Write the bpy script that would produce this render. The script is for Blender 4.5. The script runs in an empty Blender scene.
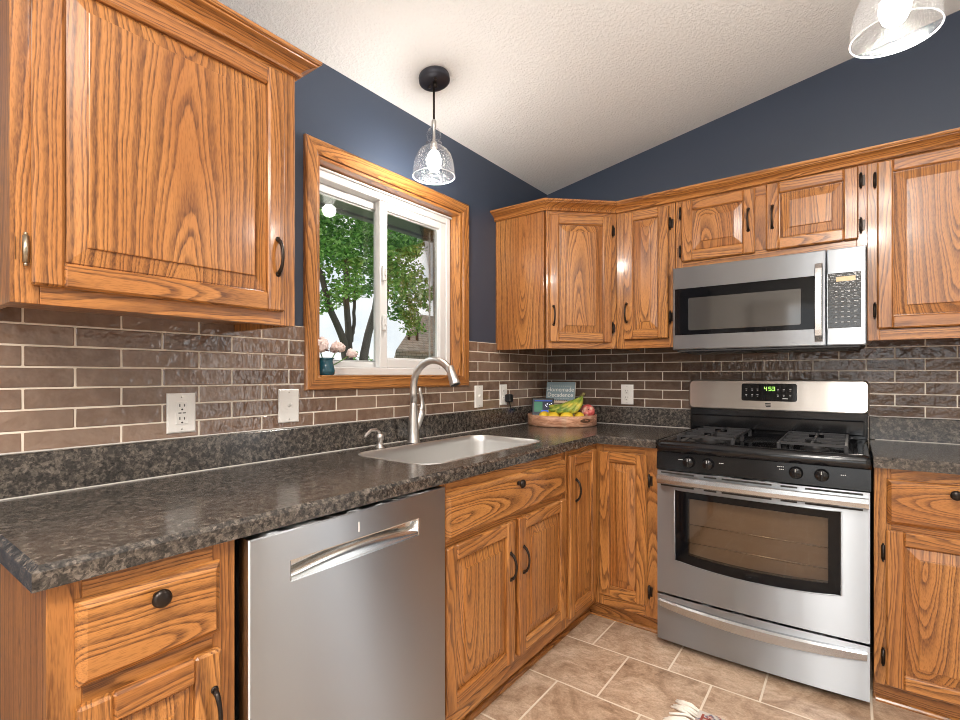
import bpy, bmesh, math, random
from math import pi, sin, cos, sqrt
from mathutils import Vector, Matrix
R = random.Random(7)
C = bpy.context.scene.collection
SC = bpy.context.scene

# ---------------------------------------------------------------- camera, sky, lights, exposure
cam_d = bpy.data.cameras.new('camera'); cam = bpy.data.objects.new('camera', cam_d); C.objects.link(cam)
cam.location = (1.6246, -2.9239, 1.207); cam.rotation_euler = (pi/2, 0, 0.6408)
cam_d.sensor_width = 36; cam_d.lens = 500.85*36/960; cam_d.shift_y = 0.01576; cam_d.clip_start = .02
SC.camera = cam
SC.view_settings.view_transform = 'Standard'; SC.view_settings.look = 'None'
SC.view_settings.gamma = 1; SC.view_settings.use_curve_mapping = False
SC.view_settings.exposure = 0.28
SC.cycles.filter_width = 1.0

W = bpy.data.worlds.new('sky'); SC.world = W; W.use_nodes = True
nt = W.node_tree; nt.nodes.clear()
def wn(t, **k):
    n = nt.nodes.new(t)
    for a, b in k.items(): setattr(n, a, b)
    return n
tc = wn('ShaderNodeTexCoord'); mp = wn('ShaderNodeMapping'); mp.inputs['Scale'].default_value = (2, 2, 6)
nz = wn('ShaderNodeTexNoise'); nz.inputs['Scale'].default_value = 1.6; nz.inputs['Detail'].default_value = 5
rp = wn('ShaderNodeValToRGB'); rp.color_ramp.elements[0].position = .35; rp.color_ramp.elements[1].position = .6
rp.color_ramp.elements[0].color = (.70, .77, .85, 1); rp.color_ramp.elements[1].color = (.98, .985, .99, 1)
bg = wn('ShaderNodeBackground'); bg.inputs['Strength'].default_value = 1.05
ow = wn('ShaderNodeOutputWorld')
nt.links.new(tc.outputs['Generated'], mp.inputs['Vector']); nt.links.new(mp.outputs[0], nz.inputs['Vector'])
nt.links.new(nz.outputs[0], rp.inputs[0]); nt.links.new(rp.outputs[0], bg.inputs[0]); nt.links.new(bg.outputs[0], ow.inputs[0])

def light(kind, name, loc, rot, power, col=(1, 1, 1), size=.5, size_y=None):
    d = bpy.data.lights.new(name, kind); d.energy = power; d.color = col
    if kind == 'AREA':
        d.shape = 'RECTANGLE' if size_y else 'SQUARE'; d.size = size
        if size_y: d.size_y = size_y
    elif kind == 'POINT': d.shadow_soft_size = size
    elif kind == 'SUN': d.angle = size
    o = bpy.data.objects.new(name, d); C.objects.link(o); o.location = loc; o.rotation_euler = rot
    return o
light('SUN', 'sun', (-6, -6, 9), (math.radians(48), 0, math.radians(-60)), 2.2, (1, .96, .9), .2)
# out of view: ceiling fixtures, the photographer's flash bounced off the ceiling, rear window daylight, added streak light
light('AREA', 'dining_ceiling_light', (1.75, -4.4, 2.66), (0, 0, 0), 68, (1, .95, .88), .7)
light('AREA', 'kitchen_ceiling_light', (1.75, -3.1, 2.66), (0, 0, 0), 30, (1, .94, .87), .45)
light('AREA', 'ceiling_bounce_flash', (2.2, -3.3, 1.75), (pi, 0, 0), 60, (1, .985, .965), .5)
light('AREA', 'dishwasher_streak_light', (3.81, .02, 1.05), (-pi/2, 0, 0), 9, (.95, .98, 1), .6, 1.9)  # added light, placed to give the dishwasher front a bright streak
light('AREA', 'rear_window_daylight', (1.9, -5.35, 1.5), (pi/2, 0, 0), 12, (.95, .98, 1), 1.9, 1.2)

# ---------------------------------------------------------------- materials
def mat(name, col=(.5, .5, .5), rough=.5, metal=0, spec=.5, coat=0, emit=None, estr=0):
    m = bpy.data.materials.new(name); m.use_nodes = True
    b = m.node_tree.nodes['Principled BSDF']
    b.inputs['Base Color'].default_value = (*col, 1); b.inputs['Roughness'].default_value = rough
    b.inputs['Metallic'].default_value = metal; b.inputs['Specular IOR Level'].default_value = spec
    b.inputs['Coat Weight'].default_value = coat; b.inputs['Coat Roughness'].default_value = .12
    if emit: b.inputs['Emission Color'].default_value = (*emit, 1); b.inputs['Emission Strength'].default_value = estr
    return m
class N:
    """small node helper"""
    def __init__(s, m): s.t = m.node_tree; s.b = s.t.nodes['Principled BSDF']
    def n(s, t, ins={}, **k):
        x = s.t.nodes.new(t)
        for a, b in k.items(): setattr(x, a, b)
        for a, b in ins.items(): s.set(x, a, b)
        return x
    def set(s, x, a, b):
        if isinstance(b, bpy.types.NodeSocket): s.t.links.new(b, x.inputs[a])
        else: x.inputs[a].default_value = b
    def math(s, op, a, b=0.0, c=0.0):
        x = s.n('ShaderNodeMath', operation=op); s.set(x, 0, a); s.set(x, 1, b); s.set(x, 2, c); return x.outputs[0]
    def vm(s, op, a, b):
        x = s.n('ShaderNodeVectorMath', operation=op); s.set(x, 0, a); s.set(x, 1, b); return x.outputs[0]
    def ramp(s, f, els):
        x = s.n('ShaderNodeValToRGB'); s.set(x, 0, f); e = x.color_ramp.elements
        while len(e) < len(els): e.new(.5)
        for q, (p, c) in zip(e, els): q.position = p; q.color = (*c, 1)
        return x.outputs[0]
    def noise(s, v, scale, detail=3, rough=.5, dist=0):
        x = s.n('ShaderNodeTexNoise', {'Vector': v, 'Scale': scale, 'Detail': detail, 'Roughness': rough, 'Distortion': dist}); return x
    def mix(s, f, a, b, mode='MIX'):
        x = s.n('ShaderNodeMix', data_type='RGBA', blend_type=mode); s.set(x, 0, f); s.set(x, 6, a); s.set(x, 7, b); return x.outputs[2]
    def bump(s, h, strength, dist=.001):
        x = s.n('ShaderNodeBump', {'Height': h, 'Strength': strength, 'Distance': dist}); s.t.links.new(x.outputs[0], s.b.inputs['Normal']); return x

def oak_mat(name, light_c, mid_c, dark_c, rough=.33):
    m = mat(name, rough=rough, coat=.3); h = N(m)
    at = h.n('ShaderNodeAttribute', attribute_name='grain').outputs['Vector']
    w1 = h.noise(h.vm('MULTIPLY', at, (5, 5, 1.7)), 1.0, 2, .5)
    off = h.vm('MULTIPLY', h.vm('SUBTRACT', w1.outputs['Color'], (.5, .5, .5)), (.05, .05, 0))
    w2 = h.noise(h.vm('MULTIPLY', at, (45, 45, 11)), 1.0, 2, .5)
    off2 = h.vm('MULTIPLY', h.vm('SUBTRACT', w2.outputs['Color'], (.5, .5, .5)), (.0055, .0055, 0))
    sp = h.n('ShaderNodeSeparateXYZ', {0: h.vm('ADD', h.vm('ADD', at, off), off2)})
    r = h.math('SQRT', h.math('ADD', h.math('MULTIPLY', sp.outputs[0], sp.outputs[0]), h.math('MULTIPLY', sp.outputs[1], sp.outputs[1])))
    # rings get unequal widths
    rw = h.math('ADD', h.math('MULTIPLY', r, 88), h.math('MULTIPLY', h.math('SINE', h.math('MULTIPLY', r, 190)), .35))
    fr = h.math('FRACT', rw)
    ring = h.ramp(fr, [(0, (1, 1, 1)), (.08, (.95, .95, .95)), (.30, (.6, .6, .6)), (.44, (.14, .14, .14)), (.86, (0, 0, 0)), (.94, (.3, .3, .3)), (1, (1, 1, 1))])
    pn = h.noise(h.vm('MULTIPLY', at, (330, 330, 11)), 1.0, 2, .6).outputs[0]
    pore = h.ramp(pn, [(.40, (1, 1, 1)), (.58, (.6, .6, .6))])
    fine = h.ramp(h.noise(h.vm('MULTIPLY', at, (520, 520, 16)), 1.0, 1, .5).outputs[0], [(.36, (1, 1, 1)), (.5, (0, 0, 0))])
    big = h.noise(h.vm('MULTIPLY', at, (6, 6, 1.1)), 1.0, 2).outputs[0]
    amt = h.ramp(big, [(.3, (1, 1, 1)), (.68, (.85, .85, .85))])
    f = h.math('MULTIPLY', h.math('MULTIPLY', ring, pore), amt)
    base = h.mix(h.ramp(big, [(.35, (0, 0, 0)), (.68, (1, 1, 1))]), (*light_c, 1), (*mid_c, 1))
    base = h.mix(h.math('MULTIPLY', fine, .30), base, (*dark_c, 1))
    col = h.mix(f, base, (*dark_c, 1))
    h.set(h.b, 'Base Color', col)
    h.bump(h.math('SUBTRACT', 1.0, f), .15, .0006)
    return m
OAK = oak_mat('oak', (.54, .232, .062), (.40, .150, .036), (.082, .022, .005))
OAKIN = mat('oak_shadow_interior', (.16, .08, .035), .6)

M_WALL = mat('navy_wall_paint', (.041, .056, .088), .42); h = N(M_WALL)
g = h.n('ShaderNodeTexCoord').outputs['Object']
h.bump(h.noise(g, 220, 2).outputs[0], .15, .001)
M_WHITEWALL = mat('white_wall_paint', (.72, .70, .66), .7)
M_CEIL = mat('textured_ceiling', (.82, .82, .81), .9); h = N(M_CEIL)
g = h.n('ShaderNodeTexCoord').outputs['Object']
h.bump(h.ramp(h.noise(g, 75, 4, .65).outputs[0], [(.42, (0, 0, 0)), (.62, (1, 1, 1))]), .55, .004)

def laminate():
    m = mat('granite_laminate', rough=.24, spec=.65); h = N(m)
    g = h.n('ShaderNodeTexCoord').outputs['Object']
    gd = h.vm('ADD', g, h.vm('MULTIPLY', h.noise(g, 60, 2).outputs['Color'], (.02, .02, .02)))
    v = h.n('ShaderNodeTexVoronoi', {'Vector': gd, 'Scale': 125.0})
    v2 = h.n('ShaderNodeTexVoronoi', {'Vector': gd, 'Scale': 280.0})
    big = h.noise(g, 62, 4, .6).outputs[0]
    a = h.ramp(h.n('ShaderNodeSeparateXYZ', {0: v.outputs['Color']}).outputs[0],
               [(0, (.018, .0155, .014)), (.35, (.06, .05, .042)), (.62, (.118, .096, .078)), (.85, (.165, .134, .108)), (1, (.23, .19, .157))])
    b = h.ramp(h.n('ShaderNodeSeparateXYZ', {0: v2.outputs['Color']}).outputs[1],
               [(0, (.02, .018, .016)), (.5, (.075, .066, .057)), (1, (.18, .153, .128))])
    c = h.mix(.5, a, b)
    c = h.mix(h.ramp(big, [(.42, (1, 1, 1)), (.55, (0, 0, 0))]), c, h.mix(.75, c, (.016, .015, .015, 1)))
    h.set(h.b, 'Base Color', c)
    bn = h.noise(h.vm('MULTIPLY', g, (60, 60, 60)), 1.4, 3).outputs[0]
    h.set(h.b, 'Roughness', h.math('MULTIPLY_ADD', bn, .15, .12))
    h.bump(bn, .22, .0012)
    return m
M_LAM = laminate()

def tile_mat():
    m = mat('glazed_taupe_tile', rough=.11, spec=.8); h = N(m)
    g = h.n('ShaderNodeTexCoord').outputs['Object']
    ri = h.n('ShaderNodeNewGeometry').outputs['Random Per Island']
    c = h.ramp(ri, [(0, (.14, .084, .058)), (.5, (.19, .118, .082)), (1, (.25, .165, .118))])
    n = h.noise(g, 26, 4, .6).outputs[0]
    c = h.mix(h.ramp(n, [(.4, (0, 0, 0)), (.75, (.55, .55, .55))]), c, (.31, .215, .16, 1))
    h.set(h.b, 'Base Color', c)
    w = h.noise(h.vm('ADD', g, h.n('ShaderNodeCombineXYZ', {0: ri, 1: ri, 2: ri}).outputs[0]), 34, 2, .5).outputs[0]
    h.bump(w, .85, .0045)
    return m
M_TILE = tile_mat()
M_GROUT = mat('cream_grout', (.80, .71, .60), .85)

def floor_mat():
    m = mat('stone_look_floor', rough=.32); h = N(m)
    g = h.n('ShaderNodeTexCoord').outputs['Object']
    br = h.n('ShaderNodeTexBrick', {'Vector': h.vm('ADD', g, (-.687+.33*6, 1.155+.3325*6, 0)), 'Scale': 1.0, 'Color1': (0, 0, 0, 1), 'Color2': (1, 1, 1, 1), 'Mortar': (.5, .5, .5, 1),
        'Mortar Size': .0042, 'Mortar Smooth': .2, 'Bias': 0.0, 'Brick Width': .33, 'Row Height': .3325}, offset=.5, offset_frequency=2)
    rnd = br.outputs['Color']
    gs = h.vm('ADD', g, h.vm('MULTIPLY', rnd, (7, 3, 5)))
    n1 = h.noise(gs, 7, 7, .7, 1.0).outputs[0]; n2 = h.noise(h.vm('MULTIPLY', gs, (1, 2.2, 1)), 22, 5, .7, .8).outputs[0]
    n3 = h.noise(gs, 140, 3, .6).outputs[0]
    c = h.ramp(n1, [(.30, (.29, .18, .11)), (.44, (.50, .345, .235)), (.57, (.64, .475, .345)), (.70, (.78, .63, .50))])
    c = h.mix(.45, c, h.ramp(n2, [(.34, (.45, .35, .28)), (.55, (1, 1, 1))]), 'MULTIPLY')
    c = h.mix(.3, c, h.ramp(n3, [(.4, (.55, .5, .45)), (.55, (1, 1, 1))]), 'MULTIPLY')
    c = h.mix(h.n('ShaderNodeMath', {0: br.outputs['Fac'], 1: 1.0}, operation='MULTIPLY').outputs[0], c, (.78, .67, .54, 1))
    h.set(h.b, 'Base Color', c)
    h.bump(h.math('SUBTRACT', h.math('MULTIPLY', n2, .4), br.outputs['Fac']), .35, .002)
    return m
M_FLOOR = floor_mat()

def steel(name, axis, col=(.36, .38, .405), rough=.36, wave=.35):
    m = mat(name, col, rough, 1); h = N(m)
    g = h.n('ShaderNodeTexCoord').outputs['Object']
    # horizontal brush lines: reflections smear vertically
    h.b.inputs['Anisotropic'].default_value = 1.0
    h.set(h.b, 'Tangent', h.n('ShaderNodeCombineXYZ', {0: 0.0, 1: 0.0, 2: 1.0}).outputs[0])
    big = h.noise(h.vm('MULTIPLY', g, (7, 7, 1.0)), 1.0, 1).outputs[0]
    h.set(h.b, 'Roughness', h.math('MULTIPLY_ADD', big, .08, rough-.04))
    h.bump(big, wave, .004)
    return m
M_STEEL = steel('brushed_stainless', 'x'); M_STEELV = steel('dishwasher_stainless', 'x', (.50, .52, .545), .36, .12)
M_SINK = mat('satin_sink_steel', (.68, .67, .655), .4, 1)
M_NICKEL = mat('brushed_nickel', (.64, .61, .58), .34, 1)
M_BRONZE = mat('oil_rubbed_bronze', (.028, .020, .016), .3, .6)
M_BRASS = mat('worn_antique_brass', (.42, .36, .27), .35, 1)
M_BLACK = mat('gloss_black_enamel', (.007, .007, .008), .12, 0, .45)
M_BLACKM = mat('matte_black', (.012, .012, .013), .5)
M_IRON = mat('cast_iron_grate', (.028, .027, .029), .38)
M_BGLASS = mat('black_glass', (.004, .004, .005), .05, 0, .22)
M_WHITE = mat('white_vinyl', (.66, .66, .655), .35)
M_PLATE = mat('white_plastic', (.83, .80, .76), .3)
M_SLOT = mat('dark_slot', (.02, .018, .016), .6)
M_MARK = mat('pale_print', (.55, .55, .55), .5)
M_GREEN = mat('green_digits', (.02, .1, .02), .5, emit=(.45, 1, .15), estr=1.6)
M_TAN_REFL = mat('tan_painted_reflection', (.5, .36, .2), .4, emit=(.75, .5, .26), estr=.35)  # tan reflection put into colour and a weak glow
M_BULB = mat('glowing_bulb', (1, 1, 1), .4, emit=(1, .95, .88), estr=6)
M_CAVITY = mat('brown_oven_enamel', (.30, .22, .155), .5)
M_RACK = mat('chrome_rack', (.7, .62, .5), .25, .9)

def glass(name, tint=(1, 1, 1), refl=.9, seeded=False, haze=0.0, base=.04):
    m = bpy.data.materials.new(name); m.use_nodes = True; t = m.node_tree; t.nodes.clear()
    out = t.nodes.new('ShaderNodeOutputMaterial'); tr = t.nodes.new('ShaderNodeBsdfTransparent'); gl = t.nodes.new('ShaderNodeBsdfGlossy')
    tr.inputs[0].default_value = (*tint, 1); gl.inputs['Roughness'].default_value = .03; gl.inputs[0].default_value = (refl, refl, refl, 1)
    lw = t.nodes.new('ShaderNodeLayerWeight'); lw.inputs['Blend'].default_value = .25 if not seeded else .5
    ma = t.nodes.new('ShaderNodeMath'); ma.operation = 'MULTIPLY_ADD'; ma.inputs[1].default_value = .8; ma.inputs[2].default_value = base; ma.use_clamp = True
    t.links.new(lw.outputs['Fresnel' if not seeded else 'Facing'], ma.inputs[0])
    mx = t.nodes.new('ShaderNodeMixShader'); t.links.new(ma.outputs[0], mx.inputs[0]); t.links.new(tr.outputs[0], mx.inputs[1]); t.links.new(gl.outputs[0], mx.inputs[2])
    last = mx
    if seeded:
        ma.inputs[1].default_value = .8
        pw = t.nodes.new('ShaderNodeMath'); pw.operation = 'POWER'; pw.inputs[1].default_value = 3.2
        t.links.new(lw.outputs['Facing'], pw.inputs[0]); t.links.new(pw.outputs[0], ma.inputs[0])
        tcn = t.nodes.new('ShaderNodeTexCoord'); vo = t.nodes.new('ShaderNodeTexVoronoi'); vo.inputs['Scale'].default_value = 200
        t.links.new(tcn.outputs['Object'], vo.inputs['Vector'])
        cr = t.nodes.new('ShaderNodeValToRGB'); cr.color_ramp.elements[0].position = .22; cr.color_ramp.elements[0].color = (.045, .045, .045, 1)
        cr.color_ramp.elements[1].position = .42; cr.color_ramp.elements[1].color = (.0, .0, .0, 1)
        t.links.new(vo.outputs['Distance'], cr.inputs[0])
        df = t.nodes.new('ShaderNodeBsdfTranslucent'); df.inputs[0].default_value = (1, 1, 1, 1)
        d2 = t.nodes.new('ShaderNodeBsdfDiffuse'); d2.inputs[0].default_value = (.95, .95, .95, 1)
        ad = t.nodes.new('ShaderNodeMixShader'); t.links.new(df.outputs[0], ad.inputs[1]); t.links.new(d2.outputs[0], ad.inputs[2])
        hz = t.nodes.new('ShaderNodeMath'); hz.operation = 'MULTIPLY_ADD'; hz.inputs[1].default_value = .75; hz.inputs[2].default_value = haze
        t.links.new(cr.outputs[0], hz.inputs[0])
        m2 = t.nodes.new('ShaderNodeMixShader'); t.links.new(hz.outputs[0], m2.inputs[0]); t.links.new(mx.outputs[0], m2.inputs[1]); t.links.new(ad.outputs[0], m2.inputs[2])
        bp = t.nodes.new('ShaderNodeBump'); bp.inputs['Strength'].default_value = .6; bp.inputs['Distance'].default_value = .003
        t.links.new(vo.outputs['Distance'], bp.inputs['Height']); t.links.new(bp.outputs[0], gl.inputs['Normal'])
        last = m2
    t.links.new(last.outputs[0], out.inputs[0])
    return m
M_PANE = glass('window_pane_glass', (.97, .98, .97), .7, base=.0)
M_SEED = glass('seeded_clear_glass', (.96, .97, .98), .95, True, .005, .03)
M_OVENGL = glass('tinted_oven_glass', (.62, .55, .47), .8, base=.05)

# ---------------------------------------------------------------- mesh collector
class G:
    def __init__(s): s.V = []; s.F = []; s.A = []; s.M = []; s.S = []
    def add(s, vs, fs, axis=None, m=0, smooth=False):
        o = len(s.V); vs = [Vector(v) for v in vs]; s.V += vs
        s.F += [tuple(i+o for i in f) for f in fs]; s.M += [m]*len(fs); s.S += [smooth]*len(fs)
        if axis is None: s.A += [tuple(v) for v in vs]; return s
        lo = [min(v[i] for v in vs) for i in range(3)]; hi = [max(v[i] for v in vs) for i in range(3)]
        li = {'x': 0, 'y': 1, 'z': 2}[axis]; oth = [i for i in range(3) if i != li]
        oth.sort(key=lambda i: hi[i]-lo[i], reverse=True); ai, bi = oth
        cc = [(lo[i]+hi[i])/2 for i in range(3)]
        wdt = hi[ai]-lo[ai]
        a0 = R.uniform(-.35, .35)*max(wdt, .05); b0 = R.choice((-1, 1))*R.uniform(.012, .05); tilt = R.choice((-1, 1))*R.uniform(.06, .16); l0 = R.uniform(-9, 9)
        if wdt < .09: a0 = R.uniform(-.08, .08); tilt = R.choice((-1, 1))*R.uniform(.03, .12)
        for v in vs:
            l = v[li]-cc[li]
            s.A.append((v[ai]-cc[ai]+a0, v[bi]-cc[bi]+b0+tilt*l, l+l0))
        return s
    def box(s, lo, hi, b=0, axis=None, m=0):
        lo = [min(a, c) for a, c in zip(lo, hi)] if True else lo; hi = hi
        x0, y0, z0 = lo; x1, y1, z1 = [max(a, c) for a, c in zip(lo, hi)]
        b = min(b, (x1-x0)*.45, (y1-y0)*.45, (z1-z0)*.45)
        if b <= 0:
            vs = [(x, y, z) for x in (x0, x1) for y in (y0, y1) for z in (z0, z1)]
            return s.add(vs, [(0, 1, 3, 2), (4, 6, 7, 5), (0, 4, 5, 1), (2, 3, 7, 6), (0, 2, 6, 4), (1, 5, 7, 3)], axis, m)
        vs = []; idx = {}
        for cx in (0, 1):
            for cy in (0, 1):
                for cz in (0, 1):
                    P = ((x0, x1)[cx], (y0, y1)[cy], (z0, z1)[cz]); sg = (1-2*cx, 1-2*cy, 1-2*cz)
                    for k in range(3):
                        q = [P[j]+(0 if j == k else sg[j]*b) for j in range(3)]
                        idx[(cx, cy, cz, k)] = len(vs); vs.append(q)
        fs = []
        for k in range(3):
            o = [j for j in range(3) if j != k]
            for sd in (0, 1):
                lp = []
                for (u, v) in ((0, 0), (1, 0), (1, 1), (0, 1)):
                    c = [0, 0, 0]; c[k] = sd; c[o[0]] = u; c[o[1]] = v; lp.append(idx[(*c, k)])
                fs.append(tuple(lp))
            for u in (0, 1):
                for v in (0, 1):
                    c0 = [0, 0, 0]; c1 = [0, 0, 0]; c0[k] = 0; c1[k] = 1
                    for c in (c0, c1): c[o[0]] = u; c[o[1]] = v
                    fs.append((idx[(*c0, o[0])], idx[(*c1, o[0])], idx[(*c1, o[1])], idx[(*c0, o[1])]))
        for c in [(a, bb, cc) for a in (0, 1) for bb in (0, 1) for cc in (0, 1)]:
            fs.append(tuple(idx[(*c, k)] for k in range(3)))
        return s.add(vs, fs, axis, m)
    def lathe(s, prof, c=(0, 0, 0), n=24, ax='z', m=0, smooth=True, sx=1, sy=1):
        vs = []; fs = []
        for (r, z) in prof:
            for k in range(n):
                t = 2*pi*k/n; p = (r*cos(t)*sx, r*sin(t)*sy, z)
                if ax == 'x': p = (p[2], p[0], p[1])
                elif ax == '-y': p = (p[0], -p[2], p[1])
                vs.append((p[0]+c[0], p[1]+c[1], p[2]+c[2]))
        for i in range(len(prof)-1):
            for k in range(n):
                a = i*n+k; b = i*n+(k+1) % n; fs.append((a, b, b+n, a+n))
        if prof[0][0] > 1e-6: fs.append(tuple(range(n))[::-1])
        if prof[-1][0] > 1e-6: fs.append(tuple((len(prof)-1)*n+k for k in range(n)))
        return s.add(vs, fs, None, m, smooth)
    def tube(s, pts, r, n=10, m=0, closed=False, axis=None, cap=True, flat=1.0):
        pts = [Vector(p) for p in pts]; L = len(pts)
        rr = r if isinstance(r, (list, tuple)) else [r]*L
        vs = []; fs = []; up = None
        for i, p in enumerate(pts):
            if closed: t = pts[(i+1) % L]-pts[i-1]
            else: t = pts[min(i+1, L-1)]-pts[max(i-1, 0)]
            t.normalize()
            if up is None:
                up = Vector((0, 0, 1)) if abs(t.z) < .9 else Vector((1, 0, 0))
            a = (up-t*up.dot(t)).normalized(); b = t.cross(a); up = a
            for k in range(n):
                w = 2*pi*k/n; vs.append(p+a*cos(w)*rr[i]+b*sin(w)*rr[i]*flat)
        for i in range(L if closed else L-1):
            for k in range(n):
                A = i*n+k; B = i*n+(k+1) % n; j = (i+1) % L; A2 = j*n+k; B2 = j*n+(k+1) % n
                fs.append((A, B, B2, A2))
        if not closed and cap: fs += [tuple(range(n))[::-1], tuple((L-1)*n+k for k in range(n))]
        return s.add(vs, fs, axis, m, True)
    def prism(s, poly, a0, a1, plane='xy', axis=None, m=0):
        """poly in 2D extruded along the third axis"""
        def P(u, v, w): return {'xy': (u, v, w), 'xz': (u, w, v), 'yz': (w, u, v)}[plane]
        n = len(poly); vs = [P(u, v, a0) for u, v in poly]+[P(u, v, a1) for u, v in poly]
        fs = [tuple(range(n))[::-1], tuple(range(n, 2*n))]+[(i, (i+1) % n, n+(i+1) % n, n+i) for i in range(n)]
        return s.add(vs, fs, axis, m)
    def loops(s, lps, axis=None, m=0, cap=True, smooth=False, start_cap=False):
        n = len(lps[0]); vs = [v for l in lps for v in l]; fs = []
        for i in range(len(lps)-1):
            for k in range(n):
                a = i*n+k; b = i*n+(k+1) % n; fs.append((a, b, b+n, a+n))
        if cap: fs.append(tuple((len(lps)-1)*n+k for k in range(n)))
        if start_cap: fs.append(tuple(range(n))[::-1])
        return s.add(vs, fs, axis, m, smooth)
    def build(s, name, mats, parent=None, loc=None, rz=0):
        me = bpy.data.meshes.new(name); me.from_pydata([tuple(v) for v in s.V], [], s.F)
        for mm in (mats if isinstance(mats, (list, tuple)) else [mats]): me.materials.append(mm)
        me.polygons.foreach_set('material_index', s.M); me.polygons.foreach_set('use_smooth', s.S)
        at = me.attributes.new('grain', 'FLOAT_VECTOR', 'POINT'); at.data.foreach_set('vector', [c for a in s.A for c in a])
        bm = bmesh.new(); bm.from_mesh(me); bmesh.ops.recalc_face_normals(bm, faces=bm.faces); bm.to_mesh(me); bm.free()
        me.update()
        o = bpy.data.objects.new(name, me); C.objects.link(o)
        if parent: o.parent = parent
        if loc: o.location = loc
        if rz: o.rotation_euler = (0, 0, rz)
        return o

def tag(o, label, cat, group=None, kind=None):
    o['label'] = label; o['category'] = cat
    if group: o['group'] = group
    if kind: o['kind'] = kind
    return o
def thing(name, label, cat, loc=(0, 0, 0), rz=0, group=None):
    o = bpy.data.objects.new(name, None); o.empty_display_size = .1; C.objects.link(o); o.location = loc; o.rotation_euler = (0, 0, rz)
    return tag(o, label, cat, group)
def struct(o): o['kind'] = 'structure'; return o
def copy_tree(o, parent=None):
    c = o.copy(); C.objects.link(c)
    if parent: c.parent = parent
    for ch in list(o.children): copy_tree(ch, c)
    return c
def rect(x0, x1, z0, z1, y): return [(x0, y, z0), (x1, y, z0), (x1, y, z1), (x0, y, z1)]
def rrect(x0, x1, y0, y1, r, n=5):
    p = []
    for cx, cy, a in ((x1-r, y0+r, -pi/2), (x1-r, y1-r, 0), (x0+r, y1-r, pi/2), (x0+r, y0+r, pi)):
        for k in range(n+1):
            t = a+pi/2*k/n; p.append((cx+r*cos(t), cy+r*sin(t)))
    return p

# ---------------------------------------------------------------- room shell
CZ = lambda x: 2.40+.18*x
XR, YR = 4.2, -5.5
WY0, WY1, WZ0, WZ1 = -1.784, -.924, 1.20, 2.035       # window opening
f = G(); f.box((-.15, YR-.15, -.1), (XR+.15, .15, 0)); struct(f.build('floor', M_FLOOR))
f = G()
f.box((-.15, YR-.15, -.1), (0, WY0, CZ(0)+.1)); f.box((-.15, WY1, -.1), (0, .15, CZ(0)+.1))
f.box((-.15, WY0, -.1), (0, WY1, WZ0)); f.box((-.15, WY0, WZ1), (0, WY1, CZ(0)+.1))
WL = struct(f.build('wall_left', M_WALL))
f = G(); f.prism([(0, -.1), (3.42, -.1), (3.42, CZ(3.42)+.05), (0, CZ(0)+.05)], 0, .15, 'xz'); f.prism([(3.42, 2.05), (XR, 2.05), (XR, CZ(XR)+.05), (3.42, CZ(3.42)+.05)], 0, .15, 'xz'); f.prism([(XR, -.1), (XR+.15, -.1), (XR+.15, CZ(XR+.15)+.05), (XR, CZ(XR)+.05)], 0, .15, 'xz'); WB = struct(f.build('wall_back', M_WALL))
f = G(); f.prism([(-.15, CZ(-.15)), (XR+.15, CZ(XR+.15)), (XR+.15, CZ(XR+.15)+.12), (-.15, CZ(-.15)+.12)], YR-.15, .15, 'xz'); struct(f.build('ceiling', M_CEIL))
# right wall, rear wall with window
f = G(); H = CZ(XR)+.1
f.box((XR, YR-.15, 0), (XR+.15, 0, H))
struct(f.build('wall_right', M_WHITEWALL))
f = G()
def rear_piece(x0, x1, z0, z1=None):
    if z1 is None: f.prism([(x0, z0), (x1, z0), (x1, CZ(x1)+.05), (x0, CZ(x0)+.05)], YR-.15, YR, 'xz')
    else: f.prism([(x0, z0), (x1, z0), (x1, z1), (x0, z1)], YR-.15, YR, 'xz')
rear_piece(0, .9, 0); rear_piece(2.9, XR+.15, 0); rear_piece(.9, 2.9, 0, .8); rear_piece(.9, 2.9, 2.1)
struct(f.build('wall_rear', M_WHITEWALL))
def simple_window(name, a, b, z0, z1, pos, along):
    g = G(); t = .05
    def bx(u0, u1, w0, w1, d=.06):
        if along == 'x': g.box((u0, pos-d, w0), (u1, pos, w1), .004)
        else: g.box((pos, u0, w0), (pos+d, u1, w1), .004)
    bx(a, b, z0, z0+t); bx(a, b, z1-t, z1); bx(a, a+t, z0+t, z1-t); bx(b-t, b, z0+t, z1-t); bx((a+b)/2-.03, (a+b)/2+.03, z0+t, z1-t)
    o = struct(g.build(name, M_WHITE)); g = G()
    if along == 'x': g.box((a+t, pos-.035, z0+t), (b-t, pos-.029, z1-t))
    else: g.box((pos+.029, a+t, z0+t), (pos+.035, b-t, z1-t))
    g.build('pane', M_PANE, o)
    return o
simple_window('window_2', .9, 2.9, .8, 2.1, YR-.04, 'x')
simple_window('streak_door', 3.42, 4.2, .0, 2.05, .10, 'x')  # unseen glazed door, added so the dishwasher mirrors a bright streak
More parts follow.
